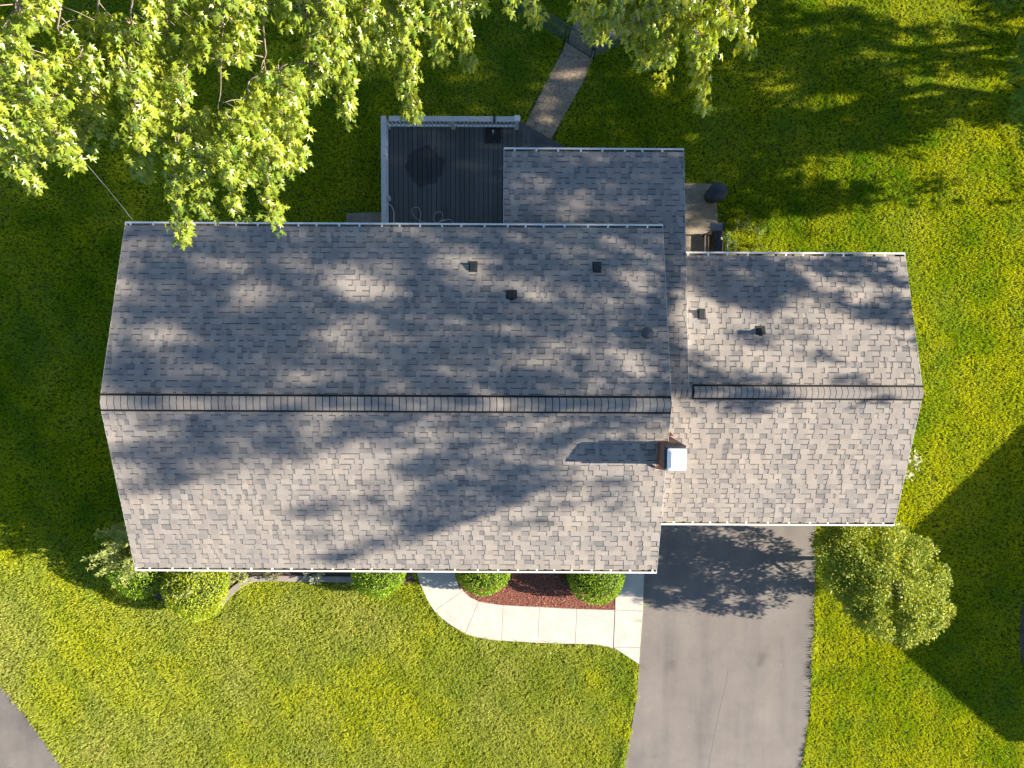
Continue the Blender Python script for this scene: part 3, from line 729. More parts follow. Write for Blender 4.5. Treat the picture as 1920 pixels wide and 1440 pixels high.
# railing
rl = at(719, 225, TZ); rx_l = rl[0]; ry_t = at(850, 223, TZ)[1]; rx_r = at(969, 222, TZ)[0]
MB().box((rx_l, (ry_t + y_wall + .1) / 2, TZ), (0.15, ry_t - y_wall - .1 + 0.15, 0.035)).build('top_rail', M['vinyl_cap'], dk, bevel=0.006)
MB().box(((rx_l + rx_r) / 2 + 0.08, ry_t, TZ + 0.002), (rx_r - rx_l - 0.16, 0.15, 0.035)).build('top_rail', M['vinyl_cap'], dk, bevel=0.006)
MB().box((rx_l - 0.03, (ry_t + y_wall) / 2, DZ + 0.1), (0.06, ry_t - y_wall, 0.05)).build('bottom_rail', M['vinyl'], dk)
MB().box(((rx_l + rx_r) / 2, ry_t + 0.03, DZ + 0.1), (rx_r - rx_l, 0.06, 0.05)).build('bottom_rail', M['vinyl'], dk)
pm = None
for (px_, py_) in ((rx_l + 0.0, ry_t + 0.0), (at(848, 228, 1.4)[0], ry_t + 0.0), (rx_r, ry_t + 0.0), (rx_l + 0.0, at(728, 374, DZ)[1])):
    if pm is None: pm = MB().box((0, 0, 0), (0.115, 0.115, TZ - 0.0175)).mesh('post', M['vinyl'])
    o = bpy.data.objects.new('post', pm); C.objects.link(o); o.parent = dk; o.location = Vector((px_, py_, (TZ - 0.0175) / 2 + 0.0)) - dk.location
MB().box((rx_r + 0.01, ry_t, TZ + 0.06), (0.17, 0.17, 0.09)).build('post_cap', M['trim'], dk, bevel=0.02)
bm_ = MB().box((0, 0, 0), (0.034, 0.034, TZ - DZ - 0.14)).mesh('baluster', M['vinyl'])
def bal(x, y):
    o = bpy.data.objects.new('baluster', bm_); C.objects.link(o); o.parent = dk; o.location = Vector((x, y, (TZ + DZ + 0.1) / 2)) - dk.location
y = ry_t - 0.16
while y > y_wall + 0.1: bal(rx_l - 0.03, y); y -= 0.118
x = rx_l + 0.16
while x < rx_r - 0.05: bal(x, ry_t + 0.03); x += 0.118
MB().box((at(927, 218, TZ)[0], ry_t, TZ + 0.03), (0.06, 0.17, 0.06)).build('rail_clip', M['black_plastic'], dk)

# umbrella base standing on the deck
ux, uy, _ = at(925, 253, DZ)
ub = empty('umbrella_base', (ux, uy, DZ), 'black square umbrella base with short pale tube on the deck', 'umbrella base')
b = MB(); hw = 0.25
for z_, w_ in ((DZ + 0.001, hw), (DZ + 0.03, hw), (DZ + 0.045, hw - 0.03), (DZ + 0.07, 0.07)):
    for sx_, sy_ in ((-1, -1), (1, -1), (1, 1), (-1, 1)): b.v.append((ux + sx_ * w_, uy + sy_ * w_, z_))
for i in range(3):
    for j in range(4): b.f.append((i * 4 + j, i * 4 + (j + 1) % 4, i * 4 + 4 + (j + 1) % 4, i * 4 + 4 + j))
b.f.append((12, 13, 14, 15)); b.build('plate', M['black_plastic'], ub, bevel=0.006)
for a in (45, 135):
    MB().bar((ux - hw * 1.2 * math.cos(R(a)), uy - hw * 1.2 * math.sin(R(a)), DZ + 0.062), (ux + hw * 1.2 * math.cos(R(a)), uy + hw * 1.2 * math.sin(R(a)), DZ + 0.062), 0.035, 0.03).build('rib', M['vent_black'], ub)
for i in range(-3, 4):
    MB().bar((ux - hw + .03, uy + i * 0.065, DZ + 0.05), (ux + hw - .03, uy + i * 0.065, DZ + 0.05), 0.012, 0.02).build('grid_bar', M['vent_edge'], ub)
MB().tube([(ux, uy, DZ + 0.05), (ux, uy, DZ + 0.45)], 0.024, 14).build('tube', M['chrome'], ub, smooth=True)
MB().tube([(ux + 0.024, uy, DZ + 0.38), (ux + 0.08, uy, DZ + 0.38)], 0.012, 8).build('knob', M['black_plastic'], ub)

# cables lying on the deck
def cable(name, px, rad, z, mat, label, cat='cable'):
    p_ = smooth_poly(px, 8); o = MB().tube([at(x, y, z + rad + 0.004 * math.sin(i * .7) + 0.004) for i, (x, y) in enumerate(p_)], rad, 6).build(name, mat, None, smooth=True)
    return tag(o, label, cat)
cable('looped_cable', [(860, 432), (845, 413), (836, 412.5), (826, 417), (816, 417), (813, 407), (819, 398), (829, 399), (829, 410), (822, 417), (808, 418), (792, 416), (776, 405), (772, 395), (777, 389), (786, 391), (789, 404), (785, 420)], 0.008, DZ, M['cable'], 'thin pale cable lying in two loops on the deck')
cable('hose', [(728, 381), (735, 388), (738.5, 400), (738, 425)], 0.012, DZ, M['vinyl'], 'short white hose curving out from under the deck railing', 'hose')
o = MB().tube([Vector(at(823, 416, DZ + 0.02)), Vector(at(826, 415, DZ + 0.03)), Vector(at(833, 413, DZ + 0.03)), Vector(at(838, 413, DZ + 0.02))], [0.015, 0.035, 0.035, 0.012], 8).build('cable_plug', noisy('plug_pink', (0.38, 0.28, 0.26), (0.45, 0.34, 0.31)), None, smooth=True)
tag(o, 'small pinkish plug at the end of the looped cable', 'plug')

# service wire to the eave corner
a = Vector(at(251, 416, 4.45)); e = Vector(at(-40, 98, 7.4))
pts = [a.lerp(e, t) - Vector((0, 0, 0.35 * 4 * t * (1 - t))) for t in np.linspace(0, 1, 24)]
o = MB().tube(pts, 0.008, 6).build('service_wire', M['wire'], None, smooth=True); tag(o, 'thin grey overhead wire running from the rear eave corner into the trees', 'wire')

# ================================================================== FENCE AND GATE
FZ = 1.2
def lattice(b, a, e, z0, z1, pitch=0.075, r_=0.0032):
    a = Vector((a[0], a[1], 0)); e = Vector((e[0], e[1], 0)); d_ = (e - a); Ln = d_.length; d_.normalize(); h = z1 - z0
    n_ = Vector((-d_.y, d_.x, 0))
    u = -h
    while u < Ln:
        for sg in (1, -1):
            u0, u1 = u, u + h
            t0 = max(0, (0 - u0) / h); t1 = min(1, (Ln - u0) / h)
            if t1 - t0 < 0.02: continue
            za, zb = (z0 + h * t0, z0 + h * t1) if sg > 0 else (z1 - h * t0, z1 - h * t1)
            pa = a + d_ * (u0 + h * t0) + Vector((0, 0, za)) + n_ * (0.003 * sg); pb = a + d_ * (u0 + h * t1) + Vector((0, 0, zb)) + n_ * (0.003 * sg)
            b.bar(pa, pb, r_ * 2, r_ * 2)
        u += pitch
def fence_run(name, a, e, label, cat='fence', rail='fence', nposts=2, gate=False):
    root = empty(name, (a[0], a[1], 0), label, cat)
    A = Vector((a[0], a[1], 0)); E_ = Vector((e[0], e[1], 0))
    for i in range(nposts):
        p_ = A.lerp(E_, i / (nposts - 1))
        MB().tube([p_ + Vector((0, 0, 0.05 if gate else 0)), p_ + Vector((0, 0, FZ + 0.0))], 0.024 if gate else 0.03, 10).build('post', M['fence'], root, smooth=True)
    MB().tube([A + Vector((0, 0, FZ)), E_ + Vector((0, 0, FZ))], 0.024, 10).build('top_rail', M[rail], root, smooth=True)
    if gate:
        MB().tube([A + Vector((0, 0, 0.08)), E_ + Vector((0, 0, 0.08))], 0.022, 10).build('bottom_rail', M['fence'], root, smooth=True)
        lp = E_ + Vector((0.02, 0.0, 0.7)); MB().box(lp, (0.10, 0.04, 0.12)).build('latch', M['vent_black'], root)
    b = MB(); lattice(b, A, E_, 0.1, FZ - 0.02); o = b.build('wire_mesh', M['fence'], root); o['kind'] = 'stuff'
fA = at(1058, 79, 0); fB = at(1064, 82, 0); fC = at(1107, 109, 0); fD = at(1112, 110, 0)
fence_run('chain_link_fence', at(940, 8, 0), fA, 'green chain link fence left of the gate, partly under maple leaves', nposts=3)
fence_run('gate', fB, fC, 'green chain link gate standing across the dirt path', 'gate', gate=True)
fence_run('chain_link_fence', fD, at(1330, 5, 0), 'chain link fence with blue green top rail coloured as lit, right of the gate', rail='fence_lit', nposts=4)

# ================================================================== BIN AND GRILL
bx, by, _ = at(1333, 369, 0.05)
bn = empty('trash_can', (bx, by, 0.05), 'round dark blue grey plastic trash can on the patio corner', 'trash can')
MB().tube([(bx, by, 0.05), (bx, by, 0.07), (bx, by, 0.78)], [0.2, 0.215, 0.265], 32).build('barrel', M['bin'], bn, smooth=True)
for i in range(10):
    a = 2 * math.pi * i / 10; MB().bar((bx + 0.218 * math.cos(a), by + 0.218 * math.sin(a), 0.12), (bx + 0.262 * math.cos(a), by + 0.262 * math.sin(a), 0.72), 0.02, 0.02).build('rib', M['bin'], bn)
ld = MB().tube([(bx, by, 0.765), (bx, by, 0.80), (bx, by, 0.815), (bx, by, 0.86), (bx, by, 0.885)], [0.285, 0.29, 0.27, 0.12, 0.03], 32).build('lid', M['bin'], bn, smooth=True)
for sg in (-1, 1): MB().box((bx + sg * 0.30 * 0.9, by + sg * 0.1, 0.785), (0.09, 0.13, 0.03), R(20)).build('handle', M['bin'], bn, bevel=0.008)

gx, gy, _ = at(1345, 452, 0.95)
gr = empty('grill', (gx, gy, 0.05), 'black barrel lid gas grill with side shelf and pale handle on the patio', 'grill')
hl = 0.62
y0, y1 = gy - hl + 0.28, gy + 0.28
b = MB(); nseg = 14; W2 = 0.20
for yy in (y0, y1):
    for i in range(nseg + 1):
        a = math.pi * i / nseg; b.v.append((gx + W2 * math.cos(a), yy, 0.92 + 0.24 * math.sin(a) ** 0.8))
for i in range(nseg): b.f.append((i, i + 1, nseg + 1 + i + 1, nseg + 1 + i))
b.f.append(tuple(range(nseg + 1))[::-1]); b.f.append(tuple(range(nseg + 1, 2 * nseg + 2)))
hd = b.build('hood', M['grill_black'], gr)
for i in range(0): pass
MB().tube([(gx + 0.20, y0 + 0.10, 1.0), (gx + 0.30, y0 + 0.10, 1.0), (gx + 0.30, y1 - 0.10, 1.0), (gx + 0.20, y1 - 0.10, 1.0)], 0.014, 8).build('handle', M['chrome'], gr, smooth=True)
MB().tube([(gx + 0.06, gy + 0.05, 1.15), (gx + 0.075, gy + 0.05, 1.175)], 0.04, 16).build('gauge', M['chrome'], gr)
MB().box((gx, (y0 + y1) / 2, 0.82), (2 * W2, y1 - y0, 0.2)).build('firebox', M['grill_black'], gr, bevel=0.02)
MB().box((gx - 0.01, y1 + 0.15, 0.90), (0.42, 0.26, 0.03)).build('side_shelf', M['grill_shelf'], gr, bevel=0.008)
MB().box((gx - 0.01, y0 - 0.15, 0.90), (0.42, 0.26, 0.03)).build('side_shelf', M['grill_shelf'], gr, bevel=0.008)
MB().box((gx + 0.19, y1 + 0.15, 0.915), (0.05, 0.26, 0.02)).build('shelf_lip', M['vent_black'], gr)
for sx_ in (-0.18, 0.18):
    for yy in (y0 - 0.02, y1 + 0.02): MB().box((gx + sx_, yy, 0.40), (0.04, 0.04, 0.70)).build('leg', M['vent_black'], gr)
MB().box((gx, (y0 + y1) / 2, 0.20), (0.38, y1 - y0 + 0.1, 0.03)).build('bottom_shelf', M['grill_shelf'], gr)
MB().box((gx - 0.27, (y0 + y1) / 2 - 0.02, 0.80), (0.07, y1 - y0 - 0.1, 0.03)).build('rear_rail', M['wood'], gr)
for yy in (y0 + 0.05, y1 - 0.1): MB().bar((gx - 0.27, yy, 0.79), (gx - 0.18, yy, 0.79), 0.03, 0.02).build('rail_bracket', M['vent_black'], gr)
b = MB().tube([(gx - 0.2, gy - 0.1, 0.10), (gx - 0.2, gy - 0.1, 0.14)], 0.07, 12)
for yy in (y0, y1): MB().tube([(gx - 0.2, yy, 0.12), (gx - 0.16, yy, 0.12)], 0.07, 16).build('wheel', M['black_plastic'], gr)

# ================================================================== FOLIAGE TOOLS
LEAF_MAPLE_V = np.array([(0, 0.28, 0.02)] + [(x_, y_, -0.28 * abs(x_) - 0.20 * max(y_, 0) ** 2) for x_, y_ in
    [(0, 0), (0.12, -0.03), (0.46, -0.06), (0.24, 0.14), (0.22, 0.24), (0.62, 0.58), (0.30, 0.46), (0.12, 0.46), (0.20, 0.74), (0, 1.12),
     (-0.20, 0.74), (-0.12, 0.46), (-0.30, 0.46), (-0.62, 0.58), (-0.22, 0.24), (-0.24, 0.14), (-0.46, -0.06), (-0.12, -0.03)]])
LEAF_MAPLE_F = np.array([(0, i, i % 18 + 1) for i in range(1, 19)])
LEAF_OVAL_V = np.array([(0, 0, 0), (0.24, 0.35, -0.05), (0, 1.0, -0.12), (-0.24, 0.35, -0.05), (0, 0.4, 0.04)])
LEAF_OVAL_F = np.array([(0, 1, 4), (1, 2, 4), (2, 3, 4), (3, 0, 4)])
LEAF_QUAD_V = np.array([(0, 0, 0), (0.32, 0.5, -0.06), (0, 1.0, -0.1), (-0.32, 0.5, -0.06)]); LEAF_QUAD_F = np.array([(0, 1, 2), (0, 2, 3)])
def unit(a): return a / np.maximum(np.linalg.norm(a, axis=1, keepdims=True), 1e-9)
def frames(tip, nrm):
    y = unit(tip); z = unit(nrm - y * np.sum(nrm * y, 1, keepdims=True)); x = np.cross(y, z)
    return np.stack([x, y, z], 1)                      # rows: local axes
def leaves_mesh(name, TV, TF, pos, tip, nrm, size, col, mat):
    Fm = frames(tip, nrm); n = len(pos); k = len(TV)
    V = (np.einsum('kj,njc->nkc', TV, Fm) * size[:, None, None] + pos[:, None, :]).reshape(-1, 3)
    Fa = (TF[None] + (np.arange(n) * k)[:, None, None]).reshape(-1, 3)
    return fast_mesh(name, V, Fa, mat, np.repeat(col, k, 0))
def lerp_col(a, b, t): return np.array(a)[None] * (1 - t[:, None]) + np.array(b)[None] * t[:, None]
def rdir(n, zmin=-1.0):
    v = RNG.normal(size=(n, 3)); v = unit(v)
    if zmin > -1: v[:, 2] = np.where(v[:, 2] < zmin, -v[:, 2], v[:, 2])
    return v
def limb(b, a, e, r0, r1, wig=0.15, n=7, sides=7, sag=0.0):
    a = Vector(a); e = Vector(e); Ld = (e - a).length; pts = []; 
    for i in range(n):
        t = i / (n - 1); w = wig * Ld * 0.12 * math.sin(t * math.pi)
        pts.append(a.lerp(e, t) + Vector((random.uniform(-w, w), random.uniform(-w, w), random.uniform(-w, w) + sag * Ld * math.sin(t * math.pi))))
    b.tube(pts, [r0 + (r1 - r0) * (i / (n - 1)) for i in range(n)], sides)
    return pts

# ------------------------------------------------------------------ clipped boxwoods
def boxwood(cx, cy, rad, h, label, seed, pal=((0.11, 0.23, 0.014), (0.30, 0.44, 0.026)), lean=0.0, nleaf=5200, group='clipped round boxwoods along the front wall'):
    rng = np.random.default_rng(seed)
    root = empty('boxwood', (cx, cy, 0), label, 'shrub', group)
    b = MB()
    for i in range(6):
        a = i * 1.05 + seed; limb(b, (cx + 0.05 * math.cos(a), cy + 0.05 * math.sin(a), 0), (cx + rad * .55 * math.cos(a), cy + rad * .55 * math.sin(a), h * .55), 0.02, 0.008)
    b.build('stem', M['bark'], root)
    n = nleaf
    v = rng.normal(size=(n, 3)); v /= np.linalg.norm(v, axis=1, keepdims=True); v[:, 2] = np.abs(v[:, 2]) * 1.25 - 0.25
    v /= np.linalg.norm(v, axis=1, keepdims=True)
    th = np.arctan2(v[:, 1], v[:, 0])
    sup = 1.0 / (np.abs(np.cos(np.arcsin(np.clip(v[:, 2], -1, 1)))) ** 2.5 + np.abs(v[:, 2]) ** 2.5) ** (1 / 2.5)
    lump = 0.92 + 0.10 * vnoise(np.cos(th) * 1.6 + seed, np.sin(th) * 1.6 + v[:, 2] * 1.5 + 3, seed) + 0.06 * vnoise(np.cos(th) * 5 + seed, np.sin(th) * 5 + v[:, 2] * 4, seed + 1)
    depth = 1 - 0.16 * rng.random(n) ** 2
    rr_ = sup * lump * depth
    hb = h * 0.45
    pos = np.stack([cx + v[:, 0] * rad * rr_, cy + v[:, 1] * rad * rr_, hb + v[:, 2] * np.where(v[:, 2] > 0, h - hb, hb) * rr_], 1)
    nr = np.stack([v[:, 0] / rad, v[:, 1] / rad, v[:, 2] / (h * .5)], 1)
    nrm = unit(unit(nr) + rng.normal(size=(n, 3)) * 0.55); tip = unit(rng.normal(size=(n, 3)) + unit(nr) * 0.6)
    t = np.clip(rng.random(n) * 0.7 + 0.3 * vnoise(pos[:, 0] * 5, pos[:, 1] * 5, seed), 0, 1)
    o = link('foliage', leaves_mesh('foliage', LEAF_OVAL_V, LEAF_OVAL_F, pos, tip, nrm, rng.uniform(0.055, 0.085, n), lerp_col(pal[0], pal[1], t), M['leaf']), root); o['kind'] = 'stuff'
    # dark twiggy core so that no light passes through
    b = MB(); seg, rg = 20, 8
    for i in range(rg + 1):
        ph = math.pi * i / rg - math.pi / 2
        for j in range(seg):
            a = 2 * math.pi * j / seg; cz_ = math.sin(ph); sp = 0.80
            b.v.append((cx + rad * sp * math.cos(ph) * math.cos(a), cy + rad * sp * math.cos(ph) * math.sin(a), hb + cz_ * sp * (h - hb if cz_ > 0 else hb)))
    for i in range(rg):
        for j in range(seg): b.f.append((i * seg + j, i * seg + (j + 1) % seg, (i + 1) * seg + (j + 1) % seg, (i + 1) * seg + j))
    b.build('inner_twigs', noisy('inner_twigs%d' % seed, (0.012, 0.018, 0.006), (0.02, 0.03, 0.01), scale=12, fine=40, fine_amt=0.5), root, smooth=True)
for i, (px_, py_, r_, h_, lb) in enumerate([
    (709, 1066, 0.86, 1.15, 'clipped round boxwood at the left edge of the walk, beside the lawn'),
    (906, 1063, 0.85, 1.15, 'clipped round boxwood between the curved walk and the red mulch'),
    (1117, 1078, 0.88, 1.2, 'clipped round boxwood at the right end of the red mulch bed')]):
    c_ = at(px_, py_, 0.5); boxwood(c_[0], c_[1], r_, h_, lb, 20 + i)
c_ = at(258, 1066, 0.8); boxwood(c_[0], c_[1], 0.98, 1.25, 'round dark green shrub in shade at the front left house corner', 31, group='overgrown shrubs at the left house corner')
c_ = at(372, 1097, 0.6); boxwood(c_[0], c_[1], 1.0, 1.5, 'largest round yellow green shrub, overgrown with pale weeds, near the edging', 32, pal=((0.20, 0.30, 0.018), (0.42, 0.48, 0.035)), nleaf=6500, group='overgrown shrubs at the left house corner')

# ------------------------------------------------------------------ loose plants: stems with leaves
def loose_plant(name, label, cat, stems, leaf, pal, per, group=None, TV=LEAF_OVAL_V, TF=LEAF_OVAL_F, droop=0.3, rs=0.006, spread=0.05):
    base = stems[0][0]
    root = empty(name, (base[0], base[1], 0), label, cat, group)
    P, T, N, Sz = [], [], [], []
    b = MB()
    for a, e in stems:
        pts = limb(b, a, e, rs, rs * 0.5, 0.5, 6, 5, sag=0.08)
        a_ = np.array(a); e_ = np.array(e)
        for i in range(per):
            t = 0.25 + 0.75 * random.random() ** 0.8; k_ = min(int(t * 5), 4); q = pts[k_].lerp(pts[k_ + 1], t * 5 - k_)
            P.append(np.array(q) + RNG.normal(size=3) * spread * 0.4)
            d_ = unit((e_ - a_)[None])[0] * 0.5 + RNG.normal(size=3) * 0.7; d_[2] -= droop; T.append(d_)
            N.append(np.array([0, 0, 1.0]) + RNG.normal(size=3) * 0.45); Sz.append(random.uniform(*leaf))
    b.build('stem', M['twig'], root)
    P = np.array(P); n = len(P)
    o = link('foliage', leaves_mesh('foliage', TV, TF, P, np.array(T), np.array(N), np.array(Sz), lerp_col(pal[0], pal[1], RNG.random(n)), M['leaf']), root); o['kind'] = 'stuff'
    return root
def burst(px, py, zt, n, r_, base_r=0.1, up=0.5):
    c_ = at(px, py, zt * 0.7); out = []
    for i in range(n):
        a = random.uniform(0, 2 * math.pi); q = r_ * random.uniform(0.4, 1.0)
        out.append(((c_[0] + base_r * math.cos(a), c_[1] + base_r * math.sin(a), 0.02), (c_[0] + q * math.cos(a), c_[1] + q * math.sin(a), zt * random.uniform(0.6, 1.1))))
    return out
PALE = ((0.20, 0.28, 0.05), (0.38, 0.42, 0.15)); GREENP = ((0.05, 0.11, 0.015), (0.13, 0.2, 0.03))
st = burst(240, 1034, 2.6, 95, 0.9, 0.2)
c_ = st[0][0]
for tx, ty in ((190, 1072), (200, 1030), (205, 1040), (222, 1018), (188, 1070), (195, 1055)): st.append(((st[0][0][0], st[0][0][1], 0.3), at(tx, ty, 1.6)))
loose_plant('arching_shrub', 'loose arching shrub with small pale leaves at the left house corner', 'shrub', st, (0.07, 0.12), PALE, 75, droop=0.1)
loose_plant('weed', 'pale leafy weeds growing through the largest round shrub', 'weed', burst(355, 1082, 1.7, 60, 0.62, 0.25), (0.06, 0.11), ((0.20, 0.29, 0.04), (0.38, 0.44, 0.11)), 16)
loose_plant('weed', 'leafy plant beside the curved concrete edging', 'plant', burst(448, 1084, 0.5, 24, 0.36), (0.07, 0.12), PALE, 12)
loose_plant('weed', 'small yellow green plant beneath the eave, left of the silvery plant', 'plant', burst(512, 1074, 0.35, 16, 0.3), (0.06, 0.1), ((0.12, 0.16, 0.03), (0.24, 0.25, 0.1)), 10)
loose_plant('silver_plant', 'silvery white leaved plant under the front eave beside the edging', 'plant', burst(588, 1074, 0.4, 30, 0.42), (0.06, 0.11), ((0.25, 0.32, 0.24), (0.5, 0.55, 0.46)), 12)
loose_plant('weed', 'dark low plant in shade between shrubs at the left corner', 'weed', burst(300, 1085, 0.9, 26, 0.5), (0.05, 0.09), GREENP, 14)
loose_plant('weed', 'pale green weeds growing beside the grill', 'weed', burst(1402, 450, 0.45, 46, 0.75, 0.45), (0.05, 0.09), ((0.14, 0.2, 0.03), (0.30, 0.34, 0.14)), 10)
loose_plant('white_plant', 'pale white leaved plant at the garage gable edge', 'plant', burst(1703, 872, 0.5, 26, 0.5, 0.2), (0.08, 0.15), ((0.35, 0.40, 0.28), (0.62, 0.62, 0.5)), 4, droop=0.0)
loose_plant('boxwood_weed', 'dark small leaved shrub tucked behind the right mulch bed boxwood', 'shrub', burst(1062, 1085, 0.5, 30, 0.33, 0.12), (0.03, 0.05), ((0.02, 0.05, 0.012), (0.05, 0.09, 0.03)), 26)

# ================================================================== SMALL TREE BY THE DRIVEWAY
def crown_tree(root, clumps, leaf, per, pal, TV, TF, rad, seed, mat, flat=0.7, out_from=None):
    """clumps: centres (n,3) of leaf clumps"""
    rng = np.random.default_rng(seed); n = len(clumps)
    cidx = np.repeat(np.arange(n), per); m_ = len(cidx)
    off = rng.normal(size=(m_, 3)); off = unit(off) * (rad * rng.random((m_, 1)) ** 0.45); off[:, 2] *= flat
    pos = clumps[cidx] + off
    outd = unit(off + 1e-6)
    if out_from is not None: outd = unit(outd + 0.8 * unit(pos - np.array(out_from)))
    nrm = unit(outd * 0.5 + np.array([0, 0, 0.7]) + rng.normal(size=(m_, 3)) * 0.55)
    tip = unit(outd + rng.normal(size=(m_, 3)) * 0.7 + np.array([0, 0, -0.25]))
    cl = rng.random(n)[cidx]
    t = np.clip(0.6 * rng.random(m_) + 0.4 * cl, 0, 1)
    o = link('crown', leaves_mesh('crown', TV, TF, pos, tip, nrm, rng.uniform(*leaf, m_), lerp_col(pal[0], pal[1], t), mat), root); o['kind'] = 'stuff'
    return o, pos
tcx, tcy, _ = at(1652, 1094, 2.3)
tb = (tcx - 0.1, tcy + 0.05, 0)
st_ = empty('small_tree', tb, 'small ornamental tree with glossy green leaves beside the driveway', 'tree')
outline = [(1532, 1000), (1560, 985), (1640, 982), (1690, 990), (1735, 1022), (1760, 1050), (1778, 1092), (1765, 1118), (1782, 1155), (1748, 1185), (1705, 1212), (1690, 1195), (1640, 1200), (1605, 1160), (1580, 1125), (1540, 1080)]
oc = np.array([at(x, y, 2.3)[:2] for x, y in outline])
cl = []
while len(cl) < 560:
    x, y = RNG.uniform(oc[:, 0].min(), oc[:, 0].max()), RNG.uniform(oc[:, 1].min(), oc[:, 1].max())
    if not inside(oc, np.array([x]), np.array([y]))[0]: continue
    if vnoise(np.array([x * 1.7]), np.array([y * 1.7]), 9)[0] < 0.2: continue
    dmin = min(np.hypot(*(np.array([x, y]) - q)) for q in oc); hh = math.sqrt(max(0.05, min(1, dmin / 1.5)))
    zz = 2.3 + RNG.uniform(-1.0, 1.0) * 1.6 * hh
    if RNG.random() < 0.45: zz = 2.3 + 1.6 * hh * RNG.uniform(0.7, 1.05)
    k_ = (CAM_H - zz) / (CAM_H - 2.3)
    cl.append((x * k_, y * k_, zz))
cl = np.array(cl)
crown_tree(st_, cl, (0.07, 0.115), 62, ((0.09, 0.18, 0.014), (0.42, 0.46, 0.055)), LEAF_OVAL_V, LEAF_OVAL_F, 0.22, 41, M['leaf'], out_from=(tcx, tcy, 1.8))
b = MB(); limb(b, tb, (tcx, tcy, 0.9), 0.08, 0.06, 0.2); b.build('trunk', M['bark'], st_, smooth=True)
b = MB()
for i in range(0, 560, 14): limb(b, (tcx, tcy, 0.8 + 0.5 * random.random()), cl[i], 0.03, 0.006, 0.5, 6, 5)
b.build('branches', M['bark'], st_)
rs_ = []
for px_, py_ in ((1700, 1208), (1705, 1195), (1772, 1165), (1778, 1150), (1640, 1085), (1590, 1105), (1730, 1140), (1745, 1185), (1600, 1045), (1665, 1090)):
    e = at(px_, py_, 3.2 if px_ < 1680 else 2.4); rs_.append(((tcx, tcy, 2.6), e))
P = np.array([np.array(e) + RNG.normal(size=3) * 0.09 for a, e in rs_ for _ in range(22)]); n = len(P)
o = link('new_shoots', leaves_mesh('new_shoots', LEAF_OVAL_V, LEAF_OVAL_F, P, rdir(n), unit(rdir(n) * .6 + np.array([0, 0, 1.])), RNG.uniform(.05, .09, n), lerp_col((0.22, 0.11, 0.03), (0.3, 0.22, 0.06), RNG.random(n)), M['leaf']), st_); o['kind'] = 'stuff'

